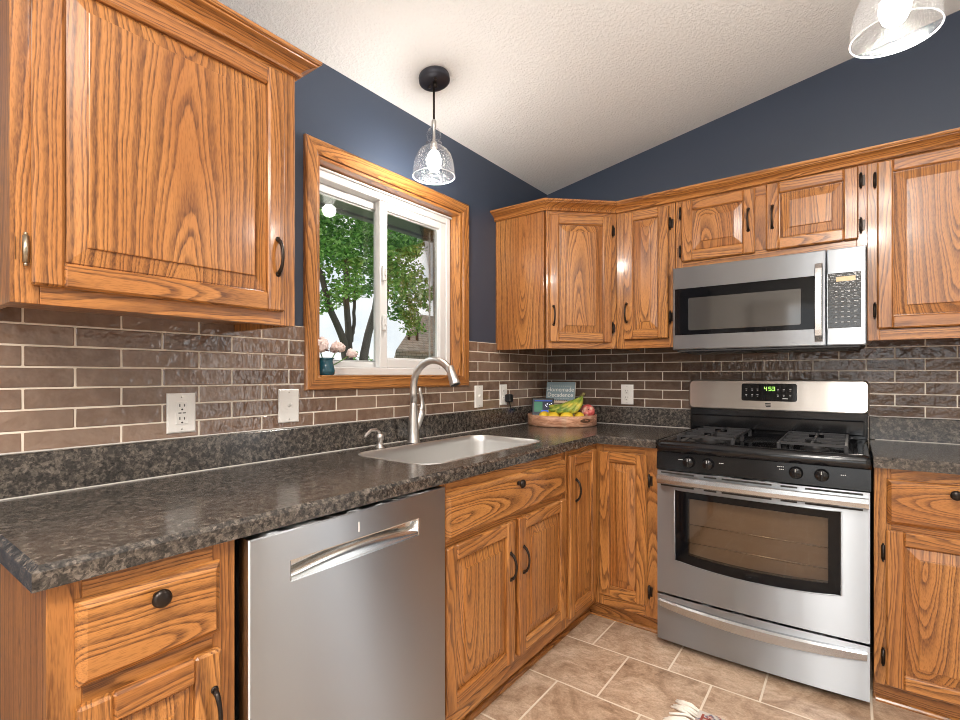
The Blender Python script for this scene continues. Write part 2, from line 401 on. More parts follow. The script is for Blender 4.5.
# curtains of the rear window (seen mirrored in the microwave door)
for i, (x0, x1) in enumerate(((.55, .98), (2.75, 3.2))):
    g = G(); n = 60; top = []; 
    vs = []
    for z in (.25, 2.2):
        for k in range(n+1):
            u = k/n; vs.append((x0+(x1-x0)*u, YR+.09+.03*sin(u*pi*13), z))
    for z in (.25, 2.2):
        for k in range(n+1):
            u = k/n; vs.append((x0+(x1-x0)*u, YR+.085+.03*sin(u*pi*13), z))
    m_ = n+1; fs = []
    for k in range(n): fs += [(k, k+1, m_+k+1, m_+k), (2*m_+k, 3*m_+k, 3*m_+k+1, 2*m_+k+1), (m_+k, m_+k+1, 3*m_+k+1, 3*m_+k), (k, 2*m_+k, 2*m_+k+1, k+1)]
    fs += [(0, m_, 3*m_, 2*m_), (n, 2*m_+n, 3*m_+n, m_+n)]
    g.add(vs, fs, None, 0, True)
    tag(g.build('curtain', mat('pale_curtain_cloth', (.62, .58, .54), .9)), ('pale pleated curtain at the rear window near the sink wall', 'pale pleated curtain at the rear window near the right wall')[i], 'curtain', 'rear window curtains')

# ---------------------------------------------------------------- tile backsplash and its grout
T0, TP, TC = 1.016, .0528, .2045
def tiles(spans, phase_odd, rows, to):
    """spans(k,z0,z1)->list of (a,b) kept"""
    g = G()
    for k in rows:
        z0 = T0+k*TP+.0023; z1 = T0+(k+1)*TP-.0023; ph = phase_odd+(0 if k % 2 else TC/2)
        for (s0, s1) in spans(k):
            i0 = math.floor((s0-ph)/TC)
            while ph+i0*TC < s1:
                a = max(s0, ph+i0*TC+.0023); b = min(s1, ph+(i0+1)*TC-.0023); i0 += 1
                if b-a < .006: continue
                q = [to(a, z0), to(b, z1)]
                V0 = len(g.V); g.box(q[0][0], q[1][1], .0016)
                tl = [R.uniform(-.0006, .0006) for _ in range(3)]
                for v in g.V[V0:]:
                    u = v.x if to is toB else v.y
                    dd = tl[0]*(2*(u-a)/(b-a)-1)+tl[1]*(2*(v.z-z0)/(z1-z0)-1)
                    if to is toB:
                        if v.y < -.004: v.y += dd
                    elif v.x > .004: v.x += dd
    return g
def toL(u, z): return ((0.0005, u, z), (.0075, u, z))
def toB(u, z): return ((u, -.0005, z), (u, -.0075, z))
CY0, CY1 = -1.80, -.89
o = tiles(lambda k: [(-2.76, -.009)] if k < 3 else [(-2.76, CY0), (CY1, -.009)], -2.306, range(7), toL).build('tile_backsplash', M_TILE, WL)
g = G(); g.box((0, -2.76, T0-.1), (.0058, -.006, T0+3*TP)); g.box((0, -2.76, T0+3*TP), (.0058, CY0, T0+7*TP)); g.box((0, CY1, T0+3*TP), (.0058, -.006, T0+7*TP)); g.build('grout', M_GROUT, WL)
o = tiles(lambda k: [(.009, 2.13)] if k >= 0 else [(.91, 1.68)], .342, range(-3, 7), toB).build('tile_backsplash', M_TILE, WB)
g = G(); g.box((0.0058, -.0058, T0-.16), (2.13, 0, T0+7*TP)); g.build('grout', M_GROUT, WB)

# ---------------------------------------------------------------- kitchen window
win = thing('window_1', 'white sliding kitchen window in an oak casing above the sink', 'window'); win['kind'] = 'structure'
def mitre_frame(g, y0, y1, z0, z1, w, xa, xb, bv):
    # four mitred boards around an opening, in the plane x=const
    O = [(y0, z0), (y1, z0), (y1, z1), (y0, z1)]; I = [(y0+w, z0+w), (y1-w, z0+w), (y1-w, z1-w), (y0+w, z1-w)]
    for k in range(4):
        a, b = O[k], O[(k+1) % 4]; c, d = I[(k+1) % 4], I[k]
        def ins(p, q, t): return (p[0]+(q[0]-p[0])*t, p[1]+(q[1]-p[1])*t)
        t = bv/w
        back = [(xa, *a), (xa, *b), (xa, *c), (xa, *d)]
        mid = [(xb-bv, *a), (xb-bv, *b), (xb-bv, *c), (xb-bv, *d)]
        fr = [(xb, *ins(a, d, t)), (xb, *ins(b, c, t)), (xb, *ins(c, b, t*1.6)), (xb, *ins(d, a, t*1.6))]
        g.loops([back, mid, fr], 'y' if k % 2 == 0 else 'z', start_cap=True)
g = G(); mitre_frame(g, -1.834, -.862, 1.150, 2.094, .055, .0, .02, .006); g.build('casing', OAK, win)
g = G()   # oak jamb lining and sill
g.box((-.05, WY0-.0, WZ0-.0), (.012, WY0+.012, WZ1), .001, 'z'); g.box((-.05, WY1-.012, WZ0), (.012, WY1, WZ1), .001, 'z')
g.box((-.05, WY0+.012, WZ1-.012), (.012, WY1-.012, WZ1), .001, 'y'); g.build('jamb', OAK, win)
g = G(); g.box((-.05, WY0+.012, WZ0), (.021, WY1-.012, WZ0+.006), .002, 'y'); g.build('sill', OAK, win)
def frame_rect(g, y0, y1, z0, z1, w, xa, xb, wb=None, wt=None, wl=None, wr=None, b=.003):
    wl = wl or w; wr = wr or w; wb = wb or w; wt = wt or w
    g.box((xa, y0, z0), (xb, y0+wl, z1), b); g.box((xa, y1-wr, z0), (xb, y1, z1), b)
    g.box((xa, y0+wl, z0), (xb, y1-wr, z0+wb), b); g.box((xa, y0+wl, z1-wt), (xb, y1-wr, z1), b)
a0, a1, b0, b1 = WY0+.012, WY1-.012, WZ0+.006, WZ1-.012
g = G(); frame_rect(g, a0, a1, b0, b1, .03, -.135, -.05, wb=.034, wt=.04)
g.box((-.05, a0, b1-.012), (-.036, a1, b1-.004), .002)
g.build('window_frame', M_WHITE, win)
ym = -1.375
def sash(y0, y1, z0, z1, xa, xb, w, wb, wt):
    s_ = G(); frame_rect(s_, y0, y1, z0, z1, w, xa, xb, wb=wb, wt=wt); frame_rect(s_, y0+w-.001, y1-w+.001, z0+wb-.001, z1-wt+.001, .007, xa+.004, xb-.012)
    s = s_.build('sash', M_WHITE, win); p = G(); xm = (xa+xb)/2
    p.box((xm-.002, y0+w, z0+wb), (xm+.002, y1-w, z1-wt)); p.build('pane', M_PANE, s); return s
sash(a0+.03, ym+.02, b0+.034, b1-.04, -.128, -.10, .030, .026, .032)
rs = sash(ym-.035, a1-.03, b0+.034, b1-.04, -.09, -.056, .044, .04, .036)
g = G()
for z in (1.44, 1.66):
    g.box((-.056, ym-.028, z-.035), (-.040, ym-.012, z+.035), .004); g.box((-.056, ym-.024, z-.012), (-.032, ym-.016, z+.02), .003)
g.build('latch', M_WHITE, rs)
g = G(); frame_rect(g, a1-.075, a1-.028, b0+.034, b1-.04, .012, -.135, -.128); g.build('screen_track', mat('grey_vinyl_track', (.45, .45, .44), .5), win)

# vase and flowers on the sill
vs = thing('vase', 'small teal glazed vase standing on the window sill', 'vase', (-.012, -1.728, WZ0+.006))
g = G(); g.lathe([(0.0, 0), (.026, 0), (.033, .004), (.036, .018), (.031, .038), (.027, .052), (.029, .062), (.034, .068), (.031, .067), (.025, .06), (.023, .05), (.022, .02), (0, .02)], n=28); g.build('vessel', mat('teal_glaze', (.012, .075, .105), .12, spec=.7), vs)
M_PETAL = mat('pale_pink_petals', (.82, .66, .62), .7); M_STEM = mat('green_stem', (.08, .18, .04), .6); M_LEAF0 = mat('dark_red_leaf', (.14, .05, .045), .6)
def flower(parent_loc, r, label):
    t = thing('peony', label, 'flower', parent_loc, 0, 'peonies in the teal vase')
    g = G()
    for k in range(80):
        th = R.uniform(0, 2*pi); ph = math.acos(R.uniform(-.35, 1)); rr = r*R.uniform(.5, 1.0)
        d = Vector((sin(ph)*cos(th), sin(ph)*sin(th), cos(ph))); c = d*rr*.75
        t1 = d.cross(Vector((.3, .5, .81))).normalized(); t2 = d.cross(t1)
        w = r*R.uniform(.26, .46); vv = []
        for i in range(5):
            for j in range(5):
                u, v = i/2-1, j/2-1
                k2 = sqrt(max(0, 1-.35*u*u)); 
                vv.append(c+t1*u*w*k2+t2*v*w*sqrt(max(.2, 1-.45*u*u))+d*(.45*r*(1-.6*(u*u+v*v))+R.uniform(-.16, .16)*r)+t1*R.uniform(-.1, .1)*r-d*.25*r)
        g.add(vv, [(i*5+j, (i+1)*5+j, (i+1)*5+j+1, i*5+j+1) for i in range(4) for j in range(4)], None, 0, True)
    b = g.build('petals', M_PETAL, t)
    return t
for dx, dy, dz, r, lb in ((-.004, -.032, .112, .042, 'largest pale pink peony at the left in the teal vase'), (.0, .054, .106, .032, 'pale pink peony in the middle above the teal vase'),
                          (.0, .122, .086, .026, 'small pale pink peony hanging at the right of the teal vase')):
    t = flower((-.008+dx, -1.728+dy, WZ0+.006+dz), r, lb)
    g = G(); g.tube([(0, 0, 0), (0, -dy*.6, -dz*.45), (0, -dy*.97, -dz+.03)], .0022, 6); g.build('stem', M_STEM, t)
    g = G()
    for k in range(5):
        a = R.uniform(0, 6.28); e = Vector((cos(a), sin(a), -.4))*r*1.15; s2 = Vector((-sin(a), cos(a), 0))*r*.3
        g.add([(0, 0, -r*.3), e*.55+s2, e, e*.55-s2], [(0, 1, 2, 3)], None, 0)
    g.build('leaf', M_LEAF0, t)

# ---------------------------------------------------------------- cabinetry helpers (local: x right, -y towards the room, z up)
def door_mesh(g, x0, x1, z0, z1, yb, t=.02, sw=.05, field=.042):
    yf = yb-t
    g.box((x0, yf, z0), (x0+sw, yb, z1), .005, 'z'); g.box((x1-sw, yf, z0), (x1, yb, z1), .005, 'z')
    g.box((x0+sw-.001, yf+.0004, z0), (x1-sw+.001, yb, z0+sw), .005, 'x'); g.box((x0+sw-.001, yf+.0004, z1-sw), (x1-sw+.001, yb, z1), .005, 'x')
    a, b, c, d = x0+sw-.004, x1-sw+.004, z0+sw-.004, z1-sw+.004
    fd = min(field, (b-a)*.32, (d-c)*.32)
    def r_(i, y): return rect(a+i, b-i, c+i, d-i, y)
    g.loops([r_(0, yf+.005), r_(.0025, yf+.014), r_(.0075, yf+.0145), r_(.0085, yf+.012), r_(fd, yf+.0055), r_(fd+.001, yf+.001), r_(fd+.003, yf+.0003)], 'z' if True else 'x')
def slab_mesh(g, x0, x1, z0, z1, yb, t=.02):
    yf = yb-t
    g.loops([rect(x0, x1, z0, z1, yb), rect(x0, x1, z0, z1, yf+.012), rect(x0+.003, x1-.003, z0+.003, z1-.003, yf+.008), rect(x0+.013, x1-.013, z0+.013, z1-.013, yf)], 'x', start_cap=True)
def add_handle(parent, x, z, yf, L=.096):
    g = G(); pts = []; rr = []
    for k in range(13):
        u = k/12; pts.append((x, yf-.024*sin(pi*u)**.55-.0005, z-L/2+L*u)); rr.append(.0042+.0022*(abs(u-.5)*2)**3)
    g.tube(pts, rr, 8)
    for s in (-1, 1): g.lathe([(.0075, 0), (.0075, .002), (.005, .004)], (x, yf, z+s*L/2), 12, '-y')
    return g.build('handle', M_BRONZE, parent)
def add_knob(parent, x, z, yf, r=.0165):
    g = G(); g.lathe([(.008, 0), (.006, .006), (.0055, .012), (r*.9, .016), (r, .0195), (r*.93, .024), (r*.6, .0275), (0, .0285)], (x, yf, z), 20, '-y')
    return g.build('knob', M_BRONZE, parent)
def add_hinge(parent, x, z, y, side, m=None):
    g = G(); g.tube([(x, y-.008, z-.026), (x, y-.008, z+.026)], .0055, 8)
    g.box((x+side*.004, y-.003, z-.022), (x+side*.014, y, z+.022), .001)
    for s in (-1, 1): g.lathe([(.0035, 0), (.003, .006), (0, .007)], (x, y-.008, z+s*.026 if s > 0 else z-.033), 8)
    return g.build('hinge', m or M_BRONZE, parent)
def cabinet_box(root, w, d, z0, z1, bottom_rec=.02, open_front=False, toe=0, name='carcass'):
    """side panels, bottom, back and top: d is the depth of the box behind the face frame"""
    g = G(); t = .016
    g.box((0, -d, z0), (t, 0, z1), .001, 'z'); g.box((w-t, -d, z0), (w, 0, z1), .001, 'z')
    g.box((t, -d, z0+bottom_rec), (w-t, -.0, z0+bottom_rec+t), 0, 'x'); g.box((t, -d, z1-t), (w-t, 0, z1), 0, 'x')
    g.box((t, -.008, z0+bottom_rec+t), (w-t, 0, z1-t), 0, 'z')
    return g.build(name, OAK, root)
def face_frame(root, w, d, z0, z1, stl, str_, rails, mull=()):
    """d = depth of the box; frame is 19 mm thick in front of it. rails: (za,zb)"""
    g = G(); y0, y1 = -d-.019, -d
    g.box((0, y0, z0), (stl, y1, z1), .0012, 'z'); g.box((w-str_, y0, z0), (w, y1, z1), .0012, 'z')
    for a, b in rails: g.box((stl, y0, a), (w-str_, y1, b), .0012, 'x')
    for a, b, c, d2 in mull: g.box((a, y0, c), (b, y1, d2), .0012, 'z')
    return g.build('face_frame', OAK, root)
CROWN = [(0, 0), (.008, 0), (.013, .003), (.015, .009), (.013, .015), (.012, .018), (.016, .024), (.024, .033), (.036, .042), (.043, .046), (.044, .050), (.050, .053), (.052, .058), (.052, .066), (.0, .066)]
def crown(g, path, z, sc=1.0):
    """sweep the crown profile along a path of 2D points; outward is to the right of travel"""
    P = [Vector(p) for p in path]; n = len(P); offs = []
    for i in range(n):
        d0 = (P[i]-P[i-1]).normalized() if i else None; d1 = (P[i+1]-P[i]).normalized() if i < n-1 else None
        nn = [Vector((d.y, -d.x)) for d in (d0, d1) if d is not None]
        if len(nn) == 1: offs.append(nn[0])
        else: b = (nn[0]+nn[1]).normalized(); offs.append(b/b.dot(nn[0]))
    for i in range(n-1):
        lps = []
        for j in (i, i+1): lps.append([(P[j].x+offs[j].x*u*sc, P[j].y+offs[j].y*u*sc, z+v*.72*sc) for u, v in CROWN])
        dd = P[i+1]-P[i]
        g.loops(lps, 'x' if abs(dd.x) >= abs(dd.y) else 'y', start_cap=True)
UB, UT = 1.348, 2.075     # bottom and top of wall cabinets
UD = .306

# --- upper cabinet left of the window
r0 = thing('wall_cabinet', 'large oak wall cabinet left of the window over the grey-brown tiles', 'cabinet', (0, -2.693, UB), pi/2, 'oak wall cabinets')
hz = UT-UB
cabinet_box(r0, .613, UD, 0, hz, .022)
face_frame(r0, .613, UD, 0, hz, .045, .045, [(0, .045), (hz-.06, hz)])
g = G(); door_mesh(g, .030, .571, .036, .706, -UD-.019); d = g.build('door', OAK, r0)
add_handle(d, .548, .187, -UD-.039); add_hinge(r0, .022, .105, -UD-.019, -1, M_BRASS); add_hinge(r0, .022, .63, -UD-.019, -1, M_BRASS)
g = G(); crown(g, [(-.001, -UD-.019), (.613, -UD-.019), (.613, 0)], hz-.004, 1.05); g.build('crown_moulding', OAK, r0)

# --- corner wall cabinet
A = (.325, -.598); Bp = (.603, -.325)
r1 = thing('corner_wall_cabinet', 'oak corner wall cabinet with a diagonal door above the fruit tray', 'cabinet', (0, 0, UB), 0, 'oak wall cabinets')
g = G(); ix, iy = .70710678*.019, .70710678*.019
poly = [(0, 0), (0, -.598), (A[0]-.008, A[1]), (Bp[0], Bp[1]+.008), (Bp[0], 0)]
t = .016
g.box((.0, -.598, 0), (.31, -.582, hz), .001, 'z')
g.prism([(t, -t), (t, -.582), (A[0]-.03, -.582), (Bp[0]-.02, Bp[1]+.012), (Bp[0]-.02, -t)], .02, .036, 'xy', 'y')
g.prism([(t, -t), (t, -.582), (A[0]-.03, -.582), (Bp[0]-.02, Bp[1]+.012), (Bp[0]-.02, -t)], hz-.016, hz, 'xy', 'y')
g.build('carcass', OAK, r1)
dl = sqrt((Bp[0]-A[0])**2+(Bp[1]-A[1])**2)
fr = bpy.data.objects.new('face_frame', None)
def xf(o): o.location = (A[0], A[1], 0); o.rotation_euler = (0, 0, math.atan2(Bp[1]-A[1], Bp[0]-A[0])); return o
g = G(); g.box((0, 0, 0), (.03, .016, hz), .0012, 'z'); g.box((dl-.03, 0, 0), (dl, .016, hz), .0012, 'z'); g.box((.03, 0, 0), (dl-.03, .016, .05), .0012, 'x'); g.box((.03, 0, hz-.06), (dl-.03, .016, hz), .0012, 'x')
bpy.data.objects.remove(fr); xf(g.build('face_frame', OAK, r1))
g = G(); door_mesh(g, .014, .357, .033, .704, 0, field=.04); d = xf(g.build('door', OAK, r1))
add_handle(d, .035, .172, -.02)
for z in (.11, .63): xf(add_hinge(r1, .366, z, 0, 1))

# --- run of wall cabinets on the range wall
X0 = .603
def upper(label, name, x0, x1, z0, doors, stl=.045, str_=.03, mull=(), hinges=(), handles=(), d=UD):
    r = thing(name, label, 'cabinet', (x0, 0, UB), 0, 'oak wall cabinets'); w = x1-x0; zz = z0-UB
    cabinet_box(r, w, d, zz, hz, .02)
    face_frame(r, w, d, zz, hz, stl, str_, [(zz, zz+.045), (hz-.05, hz)], mull)
    ds = []
    for (a, b, c, e) in doors:
        g = G(); door_mesh(g, a-x0, b-x0, c-UB, e-UB, -d-.019); ds.append(g.build('door', OAK, r))
    for di, x, z in handles: add_handle(ds[di], x-x0, z-UB, -d-.039)
    for x, z, s in hinges: add_hinge(r, x-x0, z-UB, -d-.019, s)
    return r
upper('narrow oak wall cabinet between the corner cabinet and the microwave', 'wall_cabinet', X0, .908, UB, [(.648, .877, 1.394, 2.063)], hinges=((.885, 1.50, 1), (.885, 1.97, 1)), handles=((0, .664, 1.535),))
upper('short oak wall cabinet with two doors directly over the microwave', 'wall_cabinet',   .910, 1.669, 1.733, [(.941, 1.264, 1.767, 2.064), (1.308, 1.641, 1.769, 2.068)], stl=.035, str_=.035,
      mull=((.345, .41, .43, hz-.05),), hinges=((.933, 1.82, -1), (.933, 2.01, -1), (1.649, 1.825, 1), (1.649, 2.01, 1)), handles=((0, 1.237, 1.92), (1, 1.333, 1.915)))
upper('oak wall cabinet with one big door right of the microwave', 'wall_cabinet', 1.670, 2.13, UB, [(1.701, 2.115, 1.394, 2.068)], stl=.04, hinges=((1.694, 1.47, -1), (1.694, 2.0, -1)), handles=((0, 2.095, 1.53),))
g = G(); crown(g, [(0.0, -.598), (.325, -.598), (.603, -.325), (2.13, -.325)], UT-.002, 1.05); g.box((.33, -.30, UT), (2.13, -.29, UT+.05), 0, 'x')
tag(g.build('crown_moulding', OAK), 'long oak crown moulding running along the tops of the corner and range wall cabinets', 'moulding')

# ---------------------------------------------------------------- base cabinets
BT = .876; BD = .586
def toe(root, x0, x1, d=.53, y1=-.02):
    g = G(); g.box((x0, -d-.012, 0), (x1, -d, .10), .001, 'x'); return g.build('toe_kick', OAK, root)
# near end
r = thing('base_cabinet', 'oak base cabinet with drawer at the near end of the counter beside the dishwasher', 'cabinet', (0, -2.70, 0), pi/2, 'oak base cabinets')
w = .30
cabinet_box(r, w, BD, .09, BT, .02); face_frame(r, w, BD, .09, BT, .046, .044, [(.09, .13), (.655, .712), (.828, BT)]); toe(r, .0, w)
g = G(); slab_mesh(g, .035, .266, .697, .840, -BD-.019); d = g.build('drawer', OAK, r); add_knob(d, .150, .812, -BD-.039)
g = G(); door_mesh(g, .035, .266, .115, .668, -BD-.019); d = g.build('door', OAK, r); add_handle(d, .250, .545, -BD-.039)
for z in (.2, .58): add_hinge(r, .028, z, -BD-.019, -1)
# sink base
r = thing('sink_base_cabinet', 'oak sink base cabinet with two doors right of the dishwasher', 'cabinet', (0, -1.765, 0), pi/2, 'oak base cabinets')
w = .835
g = G(); t = .016
g.box((0, -BD, .09), (t, 0, BT), .001, 'z'); g.box((w-t, -BD, .09), (w, 0, BT), .001, 'z'); g.box((t, -BD, .11), (w-t, 0, .126), 0, 'x'); g.box((t, -.008, .126), (w-t, 0, BT), 0, 'z'); g.build('carcass', OAK, r)
face_frame(r, w, BD, .09, BT, .032, .036, [(.09, .165), (.655, .705), (.825, BT)], [(.385, .445, .165, .655)]); toe(r, 0, w)
g = G(); slab_mesh(g, .019, .810, .690, .838, -BD-.019); d = g.build('drawer', OAK, r); add_knob(d, .420, .805, -BD-.039)
g = G(); door_mesh(g, .016, .400, .152, .671, -BD-.019); d = g.build('door', OAK, r); add_handle(d, .370, .510, -BD-.039)
g = G(); door_mesh(g, .431, .810, .152, .671, -BD-.019); d = g.build('door', OAK, r); add_handle(d, .490-.03, .510, -BD-.039)
for x, s in ((.008, -1), (.818, 1)):
    for z in (.215, .56): add_hinge(r, x, z, -BD-.019, s)
# corner base (L shaped)
r = thing('corner_base_cabinet', 'oak corner base cabinet with a folding door pair left of the range', 'cabinet', (0, 0, 0), 0, 'oak base cabinets')
g = G(); F = .605
g.box((0, -.926, .09), (F-.019, -.912, BT), .001, 'z'); g.box((.893, -F+.019, .09), (.908, -.01, BT), .001, 'z')
g.prism([(0.01, -.01), (.01, -.912), (F-.019, -.912), (F-.019, -F+.019), (.893, -F+.019), (.893, -.01)], .11, .126, 'xy', 'y')
g.build('carcass', OAK, r)
g = G()
g.box((F-.019, -.926, .09), (F, -.895, BT), .001, 'z'); g.box((F-.019, -.895, .09), (F, -F-.02, .145), .001, 'y'); g.box((F-.019, -.895, .835), (F, -F-.02, BT), .001, 'y')
g.box((F-.019, -F-.02, .09), (F, -F+.019, BT), .001, 'z'); g.box((F, -F, .09), (F+.045, -F+.019, BT), .001, 'z')
g.box((.850, -F, .09), (.908, -F+.019, BT), .001, 'z'); g.box((F+.045, -F, .09), (.850, -F+.019, .16), .001, 'x'); g.box((F+.045, -F, .82), (.850, -F+.019, BT), .001, 'x')
g.build('face_frame', OAK, r)
g = G(); door_mesh(g, 0, .282, .125, .850, 0); d = g.build('door', OAK, r); d.location = (F, -.916, 0); d.rotation_euler = (0, 0, pi/2); add_handle(d, .055, .690, -.02)
g = G(); door_mesh(g, .632, .862, .143, .838, -F); d = g.build('door', OAK, r)
for z in (.21, .72): add_hinge(r, .871, z, -F, 1)
g = G(); g.box((.53, -.926, 0), (.542, -.53, .10), .001, 'y'); g.box((.542, -.542, 0), (.908, -.53, .10), .001, 'x'); g.build('toe_kick', OAK, r)
# right of range
r = thing('base_cabinet', 'oak base cabinet with drawer and door right of the range', 'cabinet', (1.684, 0, 0), 0, 'oak base cabinets')
w = .446
cabinet_box(r, w, BD, .09, BT, .02); face_frame(r, w, BD, .09, BT, .048, .04, [(.09, .12), (.64, .692), (.824, BT)]); toe(r, 0, w)
g = G(); slab_mesh(g, .036, .42, .676, .836, -BD-.019); d = g.build('drawer', OAK, r); add_knob(d, .215, .806, -BD-.039)
g = G(); door_mesh(g, .034, .42, .098, .654, -BD-.019); d = g.build('door', OAK, r); add_handle(d, .40, .50, -BD-.039)
for z in (.195, .57): add_hinge(r, .026, z, -BD-.019, -1)
# shoe moulding along the toe kicks
def shoe(name, path):
    g = G(); pr = [(0, 0), (.014, 0), (.0135, .006), (.010, .012), (.005, .016), (0, .017)]
    P = [Vector(p) for p in path]
    for i in range(len(P)-1):
        d = (P[i+1]-P[i]).normalized(); nn = Vector((d.y, -d.x)); e = .0
        g.loops([[(P[j].x+nn.x*u, P[j].y+nn.y*u, v) for u, v in pr] for j in (i, i+1)], 'x' if abs(d.x) > abs(d.y) else 'y', start_cap=True)
    return struct(g.build(name, OAK))
shoe('trim_1', [(.5425, -1.76), (.5425, -.5425), (.905, -.5425)]); shoe('trim_2', [(1.69, -.5425), (2.13, -.5425)])

# ---------------------------------------------------------------- countertops
M_CAULK = mat('pale_caulk', (.55, .51, .47), .5)
D, DB, CT, CBm = .628, .643, .914, .8765
HOLE = [(x, y) for x, y in rrect(.135, .525, -1.725, -.955, .075, 6)]
def slab_top(name, loops_full, inset_loop, hole=None, lips=()):
    bm = bmesh.new()
    def ring(pts, z): return [bm.verts.new((x, y, z)) for x, y in pts]
    def edges(vsx):
        es = []
        for i in range(len(vsx)):
            e = bm.edges.get((vsx[i], vsx[(i+1) % len(vsx)])) or bm.edges.new((vsx[i], vsx[(i+1) % len(vsx)])); es.append(e)
        return es
    t = ring(inset_loop, CT); s = ring(loops_full, CT-.009); b = ring(loops_full, CBm)
    n = len(t)
    for u, v in ((t, s), (s, b)):
        for i in range(n): bm.faces.new((u[i], u[(i+1) % n], v[(i+1) % n], v[i]))
    et = edges(t); eb = edges(b)
    if hole:
        ht = ring(hole, CT); hm = ring(hole, CT-.002); hb = ring(hole, CBm); k = len(ht)
        for u, v in ((ht, hm), (hm, hb)):
            for i in range(k): bm.faces.new((u[i], u[(i+1) % k], v[(i+1) % k], v[i]))
        et += edges(ht); eb += edges(hb)
    bmesh.ops.triangle_fill(bm, use_beauty=True, edges=et); bmesh.ops.triangle_fill(bm, use_beauty=True, edges=eb)
    bmesh.ops.recalc_face_normals(bm, faces=bm.faces)
    me = bpy.data.meshes.new(name); bm.to_mesh(me); bm.free(); me.materials.append(M_LAM)
    o = bpy.data.objects.new(name, me); C.objects.link(o)
    for lo, hi in lips:
        g = G(); g.box(lo, hi, .003); g.build('backsplash_lip', M_LAM, o)
        g = G()
        if hi[1]-lo[1] > hi[0]-lo[0]: g.box((lo[0], lo[1], hi[2]-.001), (lo[0]+.006, hi[1], hi[2]+.004), .002); g.box((hi[0]-.001, lo[1], CT-.001), (hi[0]+.003, hi[1], CT+.003), .0015)
        else: g.box((lo[0], hi[1]-.006, hi[2]-.001), (hi[0], hi[1], hi[2]+.004), .002); g.box((lo[0]+.02, lo[1]-.003, CT-.001), (hi[0], lo[1]+.001, CT+.003), .0015)
        g.build('caulk', M_CAULK, o)
    return o
L = 2.722; c = .010; xr = .910
full = [(.0, -L), (D, -L), (D, -DB), (xr, -DB), (xr, 0), (0, 0)]
ins = [(.0, -L+c), (D-c, -L+c), (D-c, -DB+c), (xr, -DB+c), (xr, 0), (0, 0)]
ct = slab_top('countertop', full, ins, HOLE, [((.0078, -L+.004, CT), (.027, -.0275, 1.018)), ((.0078, -.027, CT), (xr, -.0078, 1.018))])
tag(ct, 'long dark speckled laminate countertop wrapping the corner around the sink', 'countertop', 'dark laminate countertops')
full = [(1.682, -DB), (2.13, -DB), (2.13, 0), (1.682, 0)]; ins = [(1.682, -DB+c), (2.13, -DB+c), (2.13, 0), (1.682, 0)]
ct2 = slab_top('countertop', full, ins, None, [((1.682, -.027, CT), (2.13, -.0078, 1.018))])
tag(ct2, 'short dark speckled laminate countertop right of the range', 'countertop', 'dark laminate countertops')

# ---------------------------------------------------------------- sink, faucet, soap dispenser
sk = thing('sink', 'wide stainless single bowl sink set under the window', 'sink', (.33, -1.34, CBm))
def rl(i, z, r=.075): return [(x-.33, y+1.34, z+CT-CBm) for x, y in rrect(.135+i, .525-i, -1.725+i, -.955-i, max(.02, r-i), 6)]
g = G(); g.loops([rl(-.009, .0002, .084), rl(-.008, .0016, .083), rl(.001, .0016), rl(.004, -.002), rl(.006, -.03), rl(.013, -.155), rl(.022, -.185), rl(.045, -.198), rl(.16, -.203, .17)], None, 0, False, True)
n0 = len(g.V)-28; g.add([g.V[n0+k] for k in range(28)], [tuple(range(28))])
g.build('bowl', M_SINK, sk)
g = G(); g.lathe([(.045, -.165), (.046, -.1625), (.038, -.1615), (.034, -.164), (0, -.1645)], (0, 0, 0), 24); g.build('drain', M_NICKEL, sk)
fc = thing('faucet', 'brushed nickel gooseneck faucet behind the sink', 'faucet', (.092, -1.352, CT))
g = G(); g.lathe([(.029, 0), (.029, .004), (.0255, .012), (.0225, .06), (.019, .12), (.0155, .165), (.0145, .18)], n=24); g.build('base', M_NICKEL, fc)
g = G(); pts = [(0, 0, .175), (0, 0, .215), (0, 0, .240)]
for k in range(1, 16):
    t = pi-pi*.9*k/15; pts.append((.116+.116*cos(t), 0, .240+.116*sin(t)))
g.tube(pts, [.0155]*len(pts), 14); g.build('spout', M_NICKEL, fc)
e = Vector(pts[-1]); dr = (e-Vector(pts[-2])).normalized()
g = G(); ps = [e-dr*.056, e-dr*.054, e-dr*.03, e, e+dr*.020, e+dr*.023]; g.tube(ps, [.0158, .0172, .018, .021, .0225, .0215], 16)
g.build('spray_head', M_NICKEL, fc)
g = G(); g.tube([e+dr*.022, e+dr*.026], .019, 16); g.build('nozzle', M_BLACKM, fc)
g = G(); g.tube([(.0, .008, .040), (.0, .022, .070), (.0, .044, .118), (0, .049, .132), (0, .05, .136)], [.012, .0155, .0185, .0175, .012], 14)
g.tube([(0, .046, .122), (0, .052, .145), (0, .057, .162), (0, .051, .19), (0, .041, .218), (0, .040, .23), (0, .043, .238)], [.012, .0105, .009, .0078, .007, .006, .003], 10, flat=1.3)
g.build('lever', M_NICKEL, fc)
sd = thing('soap_dispenser', 'short nickel soap dispenser with curved nozzle left of the faucet', 'soap dispenser', (.100, -1.552, CT))
g = G(); g.lathe([(.019, 0), (.019, .004), (.0125, .008), (.0125, .03), (.0155, .032), (.0155, .05), (.0125, .056), (0, .058)], n=20); g.build('pump', M_NICKEL, sd)
g = G(); q = Vector((.25, -1, 0)).normalized(); g.tube([(0, 0, .05)]+[tuple(q*s_+Vector((0, 0, z))) for s_, z in ((.008, .064), (.028, .076), (.06, .078), (.092, .064), (.1, .055))], [.0085, .008, .007, .006, .0055, .005], 10); g.build('nozzle', M_NICKEL, sd)

